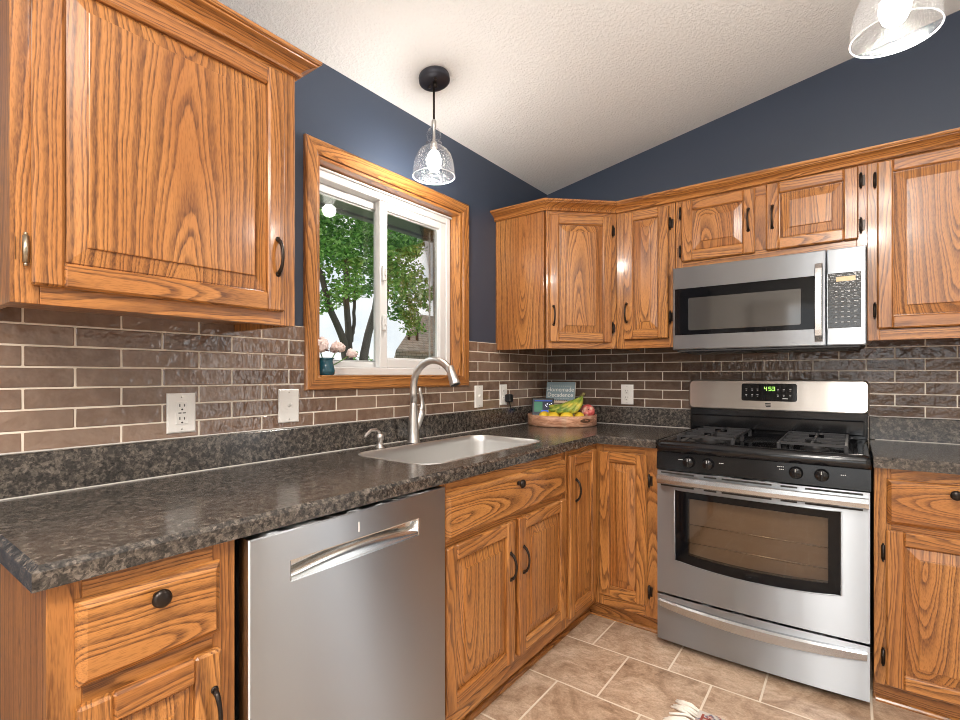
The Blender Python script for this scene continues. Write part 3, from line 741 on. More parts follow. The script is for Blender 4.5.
# ---------------------------------------------------------------- dishwasher
dw = thing('dishwasher', 'stainless dishwasher with a recessed pocket handle under the counter', 'dishwasher', (0, -2.392, 0), pi/2)
w = .618
g = G(); g.box((.012, -.59, .10), (w-.012, -.02, .868), .004); g.build('tub_casing', M_BLACKM, dw)
# door skin with pocket cut out
hx0, hx1, hz0, hz1 = .096, .500, .755, .803
g = G(); yf = -.640; yb = -.600; t = .0025
def ringf(o_, i_, y):  # flat ring between two rectangles
    a = rect(*o_, y); b = rect(*i_, y)
    g.add(a+b, [(k, (k+1) % 4, 4+(k+1) % 4, 4+k) for k in range(4)])
out = (0.003, w-.003, .115, .870)
g.loops([rect(*out, yb), rect(*out, yf+.003), rect(out[0]+.003, out[1]-.003, out[2]+.003, out[3]-.003, yf), rect(hx0, hx1, hz0, hz1, yf)], None, cap=False, start_cap=True)
g.build('door', M_STEELV, dw)
g = G()
n = 16; top = []; 
# curved pocket: the floor rises in a shallow arch towards the middle
g.loops([rect(hx0, hx1, hz0, hz1, yf), rect(hx0+.003, hx1-.003, hz0+.003, hz1-.003, yf+.001), rect(hx0+.010, hx1-.010, hz0+.008, hz1-.003, yf+.026)], None, cap=True)
vsx = []; fsx = []
for k in range(n+1):
    u = k/n; x = hx0+.004+(hx1-hx0-.008)*u; s_ = 1-(2*u-1)**2
    vsx += [(x, yf+.001, hz0+.003), (x, yf+.002, hz0+.010+.006*s_), (x, yf+.012, hz0+.018+.014*s_), (x, yf+.025, hz0+.022+.016*s_)]
for k in range(n):
    for j in range(3): a = k*4+j; fsx.append((a, a+1, a+5, a+4))
g.add(vsx, fsx, None, 0, True)
g.build('pocket_handle', mat('polished_steel', (.72, .72, .71), .2, 1), dw)
g = G(); g.box((.284, yf-.0008, .818), (.287, yf, .842), 0); g.build('status_light', M_PLATE, dw)
g = G(); g.box((.004, -.6, .8705), (w-.004, -.57, .8755), .001); g.build('top_strip', mat('dark_trim', (.05, .05, .05), .4), dw)
g = G(); g.box((.0, -.56, .004), (w, -.54, .10), .002); g.build('toe_kick', M_BLACKM, dw)

# ---------------------------------------------------------------- gas range
rg = thing('gas_range', 'stainless gas range with black cooktop between the base cabinets', 'range', (.917, 0, 0), 0)
w = .759
g = G(); g.box((.003, -.61, .045), (w-.003, -.03, .895), .003); g.build('body', M_BLACKM, rg)
for x in (.06, w-.06):
    for y in (-.57, -.08):
        g = G(); g.lathe([(.016, 0), (.018, .004), (.018, .012), (.009, .016), (.009, .046)], (x, y, 0), 14); g.build('foot', M_BLACKM, rg)
# cooktop with raised rim and sunken wells
g = G()
def rr(i, y0, y1, z, r=.02): return [(x, y, z) for x, y in rrect(i, w-i, y0, y1, r, 4)]
g.loops([rr(.0, -.655, -.075, .868, .015), rr(-.001, -.658, -.075, .888, .016), rr(.001, -.655, -.075, .905, .018), rr(.008, -.645, -.08, .915, .02), rr(.03, -.615, -.09, .916, .02), rr(.042, -.600, -.10, .910, .025), rr(.05, -.592, -.105, .903, .025)], None, 0, True, True, True)
g.build('cooktop', M_BLACK, rg)
# control panel
g = G(); g.prism([(-.60, .79), (-.655, .79), (-.647, .866), (-.60, .866)], .001, w-.001, 'yz'); g.build('control_panel', mat('gloss_dark_panel', (.006, .005, .005), .16, 0, .35), rg)
for x in (.139, .215, .530, .612):
    g = G(); g.lathe([(.024, 0), (.024, .004), (.0225, .006), (.021, .022), (.019, .025), (0, .025)], (x, -.651, .832), 22, '-y')
    g.box((x-.004, -.684, .813), (x+.004, -.67, .851), .002); kb = g.build('knob', M_BLACK, rg)
    g = G(); g.box((x-.0012, -.6848, .838), (x+.0012, -.6839, .850)); g.build('pointer', M_MARK, kb)
g = G()
for x, n in ((.095, 3), (.258, 3), (.468, 4), (.474, 3), (.670, 3)):
    g = G()
    for k in range(n): g.box((x+k*.006, -.6545, .838+(.01 if n == 4 else 0)), (x+k*.006+.004, -.648, .8405+(.01 if n == 4 else 0)))
    g.build('panel_marking', M_MARK, rg)
# oven door, bowed front
def bow(u): return .014*(1-(2*u/w-1)**2)
def bowpanel(g, x0, x1, z0f, z1f, y, yb, n=20, m=0, edge=.003):
    lp = []
    fr, bk = [], []
    for k in range(n+1): u = x0+(x1-x0)*k/n; fr.append((u, y-bow(u), z0f(u)))
    for k in range(n, -1, -1): u = x0+(x1-x0)*k/n; fr.append((u, y-bow(u), z1f(u)))
    bk = [(p[0], yb, p[2]) for p in fr]
    N2 = n+1; vs = fr+bk; fs = []
    for k in range(n): fs.append((k, k+1, 2*N2-2-k, 2*N2-1-k))
    T = 2*N2
    for k in range(T): fs.append((k, (k+1) % T, T+(k+1) % T, T+k))
    g.add(vs, fs, None, m, False)
c_ = lambda v: (lambda u: v)
YD = -.652
od = bpy.data.objects.new('oven_door', None)
bpy.data.objects.remove(od)
# window outline (lower edge sags)
wx0, wx1, wz1 = .080, .672, .706
sag = lambda u, z, s: z-s*(1-(2*(u-wx0)/(wx1-wx0)-1)**2)
g = G()
bowpanel(g, .004, wx0, c_(.243), c_(.785), YD, -.615, 6); bowpanel(g, wx1, w-.004, c_(.243), c_(.785), YD, -.615, 6)
bowpanel(g, wx0, wx1, c_(wz1), c_(.785), YD, -.615); bowpanel(g, wx0, wx1, c_(.243), lambda u: sag(u, .398, .022), YD, -.615)
od = g.build('oven_door', M_STEEL, rg)
g = G()   # bright bead round the glass
pts = []
n = 24
for k in range(n+1): u = wx0+(wx1-wx0)*k/n; pts.append((u, YD-bow(u)-.0005, wz1))
for k in range(n, -1, -1): u = wx0+(wx1-wx0)*k/n; pts.append((u, YD-bow(u)-.0005, sag(u, .398, .022)))
g.tube(pts, .0028, 6, closed=True); g.build('glass_bead', M_STEEL, od)
ix0, ix1 = .135, .632; iz1 = .675
sag2 = lambda u: sag(u, .438, .020)
g = G(); yg = YD+.002
bowpanel(g, wx0, ix0, lambda u: sag(u, .398, .022), c_(wz1), yg, -.63, 5); bowpanel(g, ix1, wx1, lambda u: sag(u, .398, .022), c_(wz1), yg, -.63, 5)
bowpanel(g, ix0, ix1, c_(iz1), c_(wz1), yg, -.63); bowpanel(g, ix0, ix1, lambda u: sag(u, .398, .022), sag2, yg, -.63)
g.build('window_surround', M_BGLASS, od)
g = G(); bowpanel(g, ix0, ix1, sag2, c_(iz1), yg+.003, yg+.008); g.build('oven_window', M_OVENGL, od)
g = G()
x0, x1, y0, y1, z0, z1 = ix0-.02, ix1+.02, -.655+.004, -.20, .36, .70
g.add([(x0, -.632, z0), (x1, -.632, z0), (x1, -.612, z0), (x0, -.612, z0)], [(0, 1, 2, 3)])
lp = [rect(x0, x1, z0, z1, -.632), rect(x0, x1, z0, z1, -.6125)]
g.loops(lp, None, cap=True); g.build('window_liner', M_CAVITY, od)
g = G()
for z in (.475, .555): g.tube([(ix0-.01, -.622, z), (ix1+.01, -.622, z)], .0016, 6)
g.build('rack_wire', M_RACK, od)
# handle bar and vent slots
g = G()
n = 20; vs_ = []; 
prof = [(0.0, -.018), (-.008, -.020), (-.012, -.016), (-.014, 0), (-.012, .016), (-.008, .019), (0, .017)]
lps = []
for k in range(n+1):
    u = .008+(w-.016)*k/n; lps.append([(u, YD-.012-bow(u)*1.2+a, .749+b) for a, b in prof])
g.loops(lps, None, 0, True, False, True)
for x in (.03, .2, .38, .56, w-.03): g.box((x-.022, YD-.02-bow(x), .735), (x+.022, YD-bow(x)+.004, .763))
g.build('handle', mat('bright_handle_steel', (.52, .53, .54), .25, 1), od)
g = G()
for z in (.7765, .7205):
    for a, b in ((.02, .16), (.20, .25), (.27, .45), (.48, .535), (.56, .735)):
        g = G(); n = 6
        for k in range(n):
            u0 = a+(b-a)*k/n; u1 = a+(b-a)*(k+1)/n
            g.add([(u0, YD-bow(u0)-.0008, z-.0035), (u1, YD-bow(u1)-.0008, z-.0035), (u1, YD-bow(u1)-.0008, z+.0035), (u0, YD-bow(u0)-.0008, z+.0035)]+
                  [(u0, YD-bow(u0)+.003, z-.0035), (u1, YD-bow(u1)+.003, z-.0035), (u1, YD-bow(u1)+.003, z+.0035), (u0, YD-bow(u0)+.003, z+.0035)],
                  [(0, 1, 2, 3), (4, 7, 6, 5), (0, 4, 5, 1), (2, 6, 7, 3), (1, 5, 6, 2), (0, 3, 7, 4)])
        g.build('vent_slot', M_SLOT, od)
# storage drawer with a bowed lip
g = G(); bowpanel(g, .004, w-.004, c_(.034), c_(.233), YD+.002, -.615); dr = g.build('drawer', M_STEEL, rg)
g = G(); lps = []; n = 22
for k in range(n+1):
    u = .012+(w-.024)*k/n; s_ = 1-(2*u/w-1)**2; zt = .212-.014*s_; hh = .026+.014*s_; y = YD+.002-bow(u)
    lps.append([(u, y, zt+.006), (u, y-.008, zt+.003), (u, y-.011-.006*s_, zt-.004), (u, y-.010-.005*s_, zt-hh), (u, y, zt-hh-.003)])
g.loops(lps, None, 0, True, False, True); g.build('drawer_handle', mat('bright_handle_steel_low', (.52, .53, .54), .25, 1), dr)
# backguard
bgp = G(); bgp.box((0.0, -.072, .90), (w, -.03, 1.035), .004); bgp.box((.01, -.092, .93), (w-.01, -.07, 1.0), .006)
b_ = bgp.build('backguard', M_BLACK, rg)
g = G(); out = [(x, z) for x, z in rrect(-.006, w+.006, 1.03, 1.183, .022, 5)]
vsn = []
for yy, k in ((-.03, 0), (-.078, 0), (-.088, .006)):
    lo = []
    for x, z in out:
        xx = w/2+(x-w/2)*(1-k*2/w); zz = 1.1065+(z-1.1065)*(1-k/.0765)
        tl = -(zz-1.03)*-.10
        lo.append((xx, yy+(tl if yy < -.04 else 0)-(.0 if yy > -.04 else 0), zz))
    vsn.append(lo)
g.loops(vsn, None, 0, True, False, True); st = g.build('control_fascia', steel('warm_brushed_stainless', 'x', (.54, .50, .46), .3), b_)
yd = lambda z: -.0885+(z-1.03)*.10
g = G(); q = rrect(.250, .490, 1.078, 1.165, .01, 3)
g.loops([[(x, yd(z)+.004, z) for x, z in q], [(x, yd(z)-.0012, z) for x, z in q]], None, 0, True); dp = g.build('display_panel', M_BGLASS, b_)
def seg(g, x, z, h, wd, s, y):
    t = h*.13
    S = {'a': ((0, h), (wd, h)), 'b': ((wd, h/2), (wd, h)), 'c': ((wd, 0), (wd, h/2)), 'd': ((0, 0), (wd, 0)), 'e': ((0, 0), (0, h/2)), 'f': ((0, h/2), (0, h)), 'g': ((0, h/2), (wd, h/2))}
    for k in s:
        (xa, za), (xb, zb) = S[k]
        g.box((x+min(xa, xb)-t/2, y(z+za)-.0022, z+min(za, zb)-t/2), (x+max(xa, xb)+t/2, y(z+za)-.0010, z+max(za, zb)+t/2))
g = G(); y_ = lambda z: yd(1.14)-.0006
for i, s in enumerate(('fgbc', 'afgcd', 'abgcd')): seg(g, .352+i*.0155+(.004 if i else 0), 1.130, .018, .0095, s, y_)
g.build('clock_digits', M_GREEN, dp)
g = G()
for x in (.272, .298, .322, .41, .435, .462):
    g = G()
    for z in (1.136, 1.108): g.box((x-.004, yd(z)-.0022, z), (x+.004, yd(z)-.0010, z+.0025)); g.box((x-.003, yd(z)-.0022, z-.007), (x+.003, yd(z)-.001, z-.005))
    g.build('button_lettering', M_MARK, dp)
g = G(); g.box((.43, yd(1.09)-.0022, 1.09), (.452, yd(1.09)-.001, 1.094)); g.build('button_lettering', M_MARK, dp)
g = G()
for z in (1.052, 1.059, 1.066): g.box((.356+(.003 if z < 1.055 else 0), yd(z)-.0008, z-.0025), (.380, yd(z)+.002, z+.0022))
g.build('badge', M_SLOT, b_)
for x in (.22, .49): g = G(); g.box((x, -.076, 1.012), (x+.01, -.070, 1.020), .001); g.build('clip', M_BLACK, b_)
# grates and burners
def burner(x, y, r):
    g = G(); g.lathe([(r*1.5, .903), (r*1.45, .907), (r*1.05, .909), (r, .917), (r*.96, .92), (r*.9, .922), (r*.3, .924), (0, .924)], (x, y, 0), 26); g.build('burner', M_BLACKM, rg)
    for k in range(1): pass
for x, y, r in ((.18, -.46, .042), (.18, -.22, .034), (.58, -.46, .034), (.58, -.22, .045)): burner(x, y, r)
def grate(x0, x1, y0, y1):
    g = G(); zt = .940; b = .0038; zb = zt-.010
    def bar(p, q, w_=b):
        p, q = Vector((*p, 0)), Vector((*q, 0)); d = (q-p).normalized(); s = Vector((-d.y, d.x, 0))*w_
        lo = [p-s, p+s, q+s, q-s]; top = [v.lerp(c, .12) for v, c in zip(lo, [(p+q)/2]*4)]
        g.loops([[(v.x, v.y, zb) for v in lo], [(v.x, v.y, zt-.002) for v in lo], [(v.x*.9+((p+q)/2).x*.1*1 if False else v.x, v.y, zt) for v in lo]], None, 0, True, False, True)
    xm = (x0+x1)/2; ym_ = (y0+y1)/2
    bar((x0, y0), (x1, y0)); bar((x0, y1), (x1, y1)); bar((x0, y0), (x0, y1)); bar((x1, y0), (x1, y1)); bar((x0, ym_), (x1, ym_))
    for yc in ((y0+ym_)/2, (ym_+y1)/2):
        hy = (y1-y0)/4
        bar((x0, yc), (xm-.028, yc)); bar((xm+.028, yc), (x1, yc)); bar((xm, yc-hy), (xm, yc-.028)); bar((xm, yc+.028), (xm, yc+hy))
    for x in (x0, x1):
        for y in (y0, ym_, y1): g.box((x-.007, y-.007, .9025), (x+.007, y+.007, zt-.004), .002)
    return g.build('grate', M_IRON, rg)
grate(.075, .295, -.575, -.125); grate(.465, .685, -.575, -.125)

# ---------------------------------------------------------------- microwave
mw = thing('microwave', 'stainless over-the-range microwave mounted above the gas range', 'microwave', (.915, 0, 1.318), 0)
w, hh = .752, .410
g = G(); g.box((.002, -.362, .012), (w-.002, -.012, hh), .003); g.build('casing', mat('dark_grey_casing', (.06, .06, .06), .4), mw)
g = G(); g.box((.02, -.39, .0), (w-.02, -.06, .0125), .003); g.build('underside', M_BLACKM, mw)
for k in range(2):
    g = G(); g.box((.06+k*.36, -.36, -.004), (.33+k*.36, -.14, .0005), .001); g.build('grease_filter', M_IRON, mw)
dxr = .618
def plate_hole(g, x0, x1, z0, z1, i, yf, yb):
    g.loops([rect(x0, x1, z0, z1, yb), rect(x0, x1, z0, z1, yf+.004), rect(x0+.004, x1-.004, z0+.004, z1-.004, yf), rect(*i, yf)], None, cap=False, start_cap=True)
g = G(); plate_hole(g, .001, dxr, .012, hh-.001, (.012, .584, .082, .306), -.400, -.364); d = g.build('door', M_STEEL, mw)
g = G(); g.loops([rect(.012, .584, .082, .306, -.398), rect(.014, .582, .084, .304, -.3985)], None, cap=True); wd = g.build('door_glass', M_BGLASS, d)
g = G(); g.loops([[(x, -.3986, z) for x, z in rrect(.074, .530, .104, .258, .006, 3)], [(x, -.399, z) for x, z in rrect(.075, .529, .105, .257, .006, 3)]], None, 0, True)
g.build('inner_window', mat('grey_mesh_window', (.05, .045, .04), .06, 0, 1.0), wd)
g = G(); lps = []
for k in range(15):
    u = k/14; z = .030+.325*u; y = -.400-.034*sin(pi*min(1, max(0, (u*1.0))))**.35
    lps.append([(.579, y, z), (.582, y-.009, z), (.604, y-.009, z), (.607, y, z)])
g.loops(lps, None, 0, True, False, True); g.build('handle', steel('handle_steel', 'z', (.6, .59, .58), .24), d)
g = G(); plate_hole(g, dxr+.002, w-.001, .012, hh-.001, (dxr+.004, .735, .082, .308), -.399, -.364); cp = g.build('control_panel', M_STEEL, mw)
M_KEYS = mat('dark_reflective_keypad', (.012, .011, .011), .07, 0, .8); hk = N(M_KEYS); hk.bump(hk.noise(hk.n('ShaderNodeTexCoord').outputs['Object'], 130, 2).outputs[0], .35, .002)
g = G(); g.loops([rect(dxr+.004, .735, .082, .308, -.397), rect(dxr+.006, .733, .084, .306, -.398)], None, cap=True); kp = g.build('keypad', M_KEYS, cp)
g = G(); g.box((.652, -.3988, .273), (.716, -.3975, .292)); g.build('painted_reflection', M_TAN_REFL, kp)  # tan patch painting a reflection on the microwave display
g = G()
for r_ in range(7):
    for c2 in range(4): x = .648+c2*.021; z = .105+r_*.021; g.box((x, -.3986, z), (x+.008, -.3976, z+.0025))
g.build('key_lettering', M_MARK, kp)

# ---------------------------------------------------------------- outlets and switches
def wall_plate(name, label, cat, loc, rz, kind, w=.072, hgt=.118):
    t = thing(name, label, cat, loc, rz, 'white wall plates')
    g = G(); g.loops([rect(-w/2, w/2, -hgt/2, hgt/2, -.0005), rect(-w/2, w/2, -hgt/2, hgt/2, -.003), rect(-w/2+.004, w/2-.004, -hgt/2+.004, hgt/2-.004, -.006)], None, cap=True, start_cap=True)
    p = g.build('plate', M_PLATE, t)
    for z in (.048, -.048): g = G(); g.lathe([(.003, .0058), (.0028, .0066), (0, .0068)], (0, 0, z), 10, '-y'); g.build('screw', M_NICKEL, p)
    if kind == 'toggle':
        g = G(); g.box((-.0055, -.0068, -.012), (.0055, -.0055, .012), .0005); g.add([(-.0035, -.006, -.004), (.0035, -.006, -.004), (.0035, -.006, .006), (-.0035, -.006, .006), (-.0028, -.019, .003), (.0028, -.019, .003), (.0028, -.018, .009), (-.0028, -.018, .009)], [(0, 1, 5, 4), (1, 2, 6, 5), (2, 3, 7, 6), (3, 0, 4, 7), (4, 5, 6, 7)])
        g.build('toggle', M_PLATE, t)
    else:
        g = G()
        if kind == 'gfci': g.box((-.0168, -.0075, -.034), (.0168, -.005, .034), .001)
        else:
            for z in (.0195, -.0195): g.lathe([(.0165, .005), (.0165, .0078), (.0155, .0082), (0, .0082)], (0, 0, z), 20, '-y')
        rc = g.build('receptacle', M_PLATE, t)
        g = G(); yy = -.0084
        for z in (.0195, -.0195):
            g.box((-.0075, yy-.0002, z-.001), (-.0052, yy+.003, z+.008)); g.box((.0052, yy-.0002, z-.001), (.0072, yy+.003, z+.007)); g.lathe([(.0026, .0079), (.0026, .0086), (0, .0086)], (0, 0, z-.009), 10, '-y')
        if kind == 'gfci': g.box((-.010, yy, -.0015), (-.002, yy+.002, .0015)); g.box((.002, yy, -.0015), (.01, yy+.002, .0015))
        g.build('slot', M_SLOT, rc)
    return t
PX = .0078
wall_plate('outlet', 'white two-slot safety outlet on the tiles below the left wall cabinet', 'outlet', (PX, -2.256, 1.094), pi/2, 'gfci', .080)
wall_plate('light_switch', 'white toggle switch on the tiles below the left edge of the window', 'light switch', (PX, -1.900, 1.098), pi/2, 'toggle', .080)
wall_plate('light_switch', 'white toggle switch on the tiles just right of the faucet and window', 'light switch', (PX, -.770, 1.092), pi/2, 'toggle')
wall_plate('outlet', 'white outlet holding a black plug near the corner of the tiles', 'outlet', (PX, -.535, 1.094), pi/2, 'duplex')
wall_plate('outlet', 'white outlet on the back tiles between the fruit tray and the range', 'outlet', (.5445, -PX, 1.092), 0, 'duplex', .075)
pl = thing('power_plug', 'black charger plug in the outlet near the corner', 'plug', (PX+.0085, -.512, 1.075), pi/2)
g = G(); g.box((-.019, -.036, -.022), (.019, 0, .022), .005); g.build('plug_body', M_BLACKM, pl)
g = G(); g.tube([(0, -.02, -.02), (.004, -.024, -.045), (.02, -.02, -.062), (.06, -.018, -.058)], .0022, 6); g.build('cord', M_BLACKM, pl)

# ---------------------------------------------------------------- fruit tray and what is in it
def wood_tray():
    m = mat('acacia_tray_wood', rough=.4); h = N(m); g = h.n('ShaderNodeTexCoord').outputs['Object']
    n = h.noise(h.vm('MULTIPLY', g, (14, 14, 60)), 1, 4, .6, 1.0).outputs[0]
    vo = h.n('ShaderNodeTexVoronoi', {'Vector': h.vm('MULTIPLY', g, (9, 9, .01)), 'Scale': 1.0}).outputs['Color']
    c = h.ramp(n, [(.3, (.30, .11, .055)), (.5, (.58, .28, .17)), (.7, (.78, .48, .34))])
    h.set(h.b, 'Base Color', h.mix(.15, c, h.mix(1.0, c, vo, 'MULTIPLY'))); return m
tr = thing('fruit_tray', 'round wooden tray of fruit standing in the counter corner', 'tray', (.232, -.240, CT))
RX, RY = .203, .203
g = G(); n = 64; prof = [(.97, 0), (1, .004), (1, .058), (.985, .062), (.955, .062), (.945, .058), (.945, .012), (0.0, .012)]
g.lathe([(r*RX, z+.0005) for r, z in prof], n=n); g.build('bowl', wood_tray(), tr)
# cut handle grip on the camera side (dark oval)
for ang in (math.radians(-22), math.radians(158)):
    g = G(); d = Vector((cos(ang), sin(ang), 0)); s = Vector((-d.y, d.x, 0)); lo, hi = [], []
    for k in range(20):
        t = 2*pi*k/20; a = ang+.19*cos(t); z = .036+.011*sin(t)
        lo.append((RX*1.001*cos(a), RX*1.001*sin(a), z)); a2 = ang+.18*cos(t); z2 = .036+.010*sin(t); hi.append((RX*1.006*cos(a2), RX*1.006*sin(a2), z2))
    g.loops([lo, hi], None, 0, True, True); g.build('grip', mat('dark_grip_opening', (.10, .045, .02), .6), tr)
TZ = CT+.0135
M_LEMON = mat('lemon_skin', (.78, .52, .035), .4); hk = N(M_LEMON); hk.bump(hk.noise(hk.n('ShaderNodeTexCoord').outputs['Object'], 220, 2).outputs[0], .3, .002)
lem = [(.190, -.378, .0, 'lemon at the left front of the tray below the tablet'), (.258, -.394, 1.35, 'lemon in the middle front of the tray under the bananas'), (.326, -.362, 2.0, 'lemon near the right front of the tray below the bananas'),
       (.372, -.300, .7, 'lemon at the right of the tray below the apple'), (.215, -.300, 1.6, 'lemon behind the front lemons at the left of the tray'), (.286, -.296, 2.6, 'lemon behind the front lemons under the banana stem')]
proto = None
for i, (x, y, a, lb) in enumerate(lem):
    if proto is None:
        g = G(); P = []
        for k in range(17):
            t = pi*k/16; r = .029*sin(t)**.85; z = -cos(t)*.038
            P.append((max(r, 0.0), z))
        P[0] = (0, -.041); P[-1] = (0, .042); g.lathe(P, n=20); proto = g.build('lemon', M_LEMON); o = proto
    else: o = proto.copy(); C.objects.link(o)
    o.location = (x, y, TZ+.030+(.026 if i >= 4 else 0.012)); o.rotation_euler = (pi/2, 0, a); tag(o, lb, 'lemon', 'lemons in the wooden tray')
ap = thing('apple', 'red and yellow apple at the right edge of the fruit tray', 'apple', (.376, -.196, TZ+.068))
M_APPLE = mat('apple_skin', rough=.25); h = N(M_APPLE); gg = h.n('ShaderNodeTexCoord').outputs['Object']
nn = h.noise(h.vm('MULTIPLY', gg, (30, 30, 12)), 1.0, 4, .6).outputs[0]
h.set(h.b, 'Base Color', h.ramp(nn, [(.36, (.85, .55, .38)), (.50, (.78, .20, .17)), (.68, (.62, .06, .07))]))
g = G(); P = []
for k in range(21):
    t = pi*k/20; P.append((.042*sin(t)**.9*(1+.06*cos(t)), -.039*cos(t)*(1-.35*math.exp(-((sin(t))/.28)**2))))
P[0] = (0, P[0][1]); P[-1] = (0, P[-1][1]); g.lathe(P, n=28); b = g.build('apple_flesh', M_APPLE, ap)
g = G(); g.tube([(0, 0, .02), (.002, 0, .034), (.005, 0, .044)], [.002, .0016, .002], 6); g.build('stem', M_SLOT, ap)
ap.rotation_euler = (math.radians(68), math.radians(0), math.radians(30))
bn = thing('banana_bunch', 'bunch of green and yellow bananas lying on the lemons', 'bananas', (.290, -.312, TZ+.098))
M_BAN = mat('banana_peel', rough=.45); h = N(M_BAN); gg = h.n('ShaderNodeTexCoord').outputs['Object']
nn = h.noise(gg, 28, 3).outputs[0]
h.set(h.b, 'Base Color', h.ramp(nn, [(.34, (.12, .22, .03)), (.5, (.30, .36, .05)), (.66, (.62, .50, .07))]))
crownp = Vector((.086, .045, .062))
for k in range(5):
    g = G(); pts = []; rr_ = []
    ends = [(-.098, -.010, .000), (-.082, -.045, -.020), (-.035, -.058, -.030), (.012, -.050, -.034), (.052, -.030, -.036)][k]
    E_ = Vector(ends); mid = (crownp+E_)/2+Vector((-.012+.014*k, -.040, -.058+.012*k))
    for i in range(15):
        u = i/14; p = crownp*(1-u)**2+mid*2*u*(1-u)+E_*u*u; pts.append(p)
        rr_.append(.005+.0115*min(1, max(0, (u-.08)/.25))**.8 if u < .85 else .0165*max(.25, (1-u)/.15)**.6)
    g.tube(pts, rr_, 6); g.build('banana', M_BAN, bn)
g = G(); g.tube([crownp-Vector((.008, 0, .006)), crownp+Vector((.006, .002, .010)), crownp+Vector((.010, .004, .020))], [.012, .010, .008], 8); g.build('stem', mat('brown_banana_stem', (.16, .13, .04), .7), bn)
# smart display
sdv = thing('tablet', 'black smart display with a colourful screen leaning in the fruit tray', 'tablet', (.140, -.303, TZ), math.radians(30))
tl = math.radians(-20)
def tiltobj(o): o.rotation_euler = (tl, 0, 0); o.location = (0, 0, .036); return o
g = G(); g.prism([(-.062, 0), (.0, .0), (.05, 0), (.022, .058)], 0, .001, 'yz') if False else None
g.box((-.066, -.006, 0), (.066, .006, .110), .004); tiltobj(g.build('body', mat('dark_tablet_shell', (.012, .016, .02), .25), sdv))
g = G(); g.box((-.057, -.0068, .010), (.057, -.0058, .098)); scn = tiltobj(g.build('screen', mat('screen_dark', (.01, .015, .03), .1, emit=(.02, .03, .07), estr=.15), sdv))
g = G(); g.box((-.053, -.0075, .024), (-.004, -.0066, .086)); g.build('green_tile', mat('screen_green', (.01, .1, .05), .2, emit=(.01, .17, .08), estr=.35), scn)
g = G(); g.box((-.012, -.0076, .012), (.054, -.0068, .034)); g.box((-.05, -.0074, .09), (.054, -.0066, .094)); g.build('blue_tile', mat('screen_blue', (.01, .05, .3), .2, emit=(.02, .12, .7), estr=.45), scn)
g = G()
for x, z in ((.012, .062), (.022, .070), (.036, .066), (.046, .072), (.018, .054)): g.box((x, -.0076, z), (x+.006, -.0066, z+.005))
g.build('white_icons', mat('screen_white', (.6, .6, .7), .3, emit=(.6, .65, .8), estr=.8), scn)
g = G(); g.prism([(.008, .0), (.075, .0), (.075, .01), (.040, .10), (.030, .125)], -.050, .050, 'yz'); g.build('stand', mat('grey_fabric_stand', (.25, .25, .26), .8), sdv)
# cookbook
bk = thing('cookbook', 'grey-blue cookbook with white title standing in the fruit tray before the back tiles', 'book', (.160, -.142, TZ), math.radians(10))
tlb = math.radians(-12)
g = G(); g.box((-.092, -.008, 0), (.092, .008, .240), .0015); cov = g.build('cover', mat('slate_blue_cover', (.23, .315, .345), .4), bk); cov.rotation_euler = (tlb, 0, 0)
g = G(); g.box((-.089, -.0066, .0015), (.0932, .0066, .2385)); o = g.build('pages', mat('page_edges', (.75, .72, .65), .8), bk); o.rotation_euler = (tlb, 0, 0)
def text(s, size, x, z, m, parent, y=-.0086):
    cu = bpy.data.curves.new('title_lettering', 'FONT'); cu.body = s; cu.size = size; cu.align_x = 'CENTER'; cu.extrude = .0002; cu.materials.append(m)
    tmp = bpy.data.objects.new('title_lettering', cu); me = bpy.data.meshes.new_from_object(tmp); bpy.data.objects.remove(tmp)
    o = bpy.data.objects.new('title_lettering', me); C.objects.link(o); o.parent = parent; o.location = (x, y, z); o.rotation_euler = (pi/2, 0, 0); return o
M_TITLE = mat('title_white', (.85, .84, .8), .6)
text('Homemade', .037, 0, .180, M_TITLE, cov); text('Decadence', .037, 0, .146, M_TITLE, cov)
g = G()
for k in range(12): g.box((-.07+k*.012, -.0088, .212), (-.063+k*.012, -.0079, .216)); g.box((-.06+k*.01, -.0088, .134), (-.054+k*.01, -.0079, .137))
g.build('small_print', mat('small_print_pale', (.5, .55, .55), .6), cov)
g = G()
for k, (z0, z1) in enumerate(((.060, .080), (.088, .102), (.108, .122))): g.box((-.062+.004*k, -.0086, z0), (.05, -.0079, z1))
g.build('cake_picture', mat('cream_icing', (.78, .62, .48), .6), cov)
g = G()
for z in (.080, .102): g.box((-.06, -.0087, z), (.052, -.0079, z+.0045))
for k in range(9): g.box((-.055+k*.012, -.0088, .121), (-.048+k*.012, -.0079, .127))
g.box((-.066, -.0086, .035), (.056, -.0079, .058))
g.build('chocolate_picture', mat('dark_chocolate', (.09, .025, .012), .6), cov)

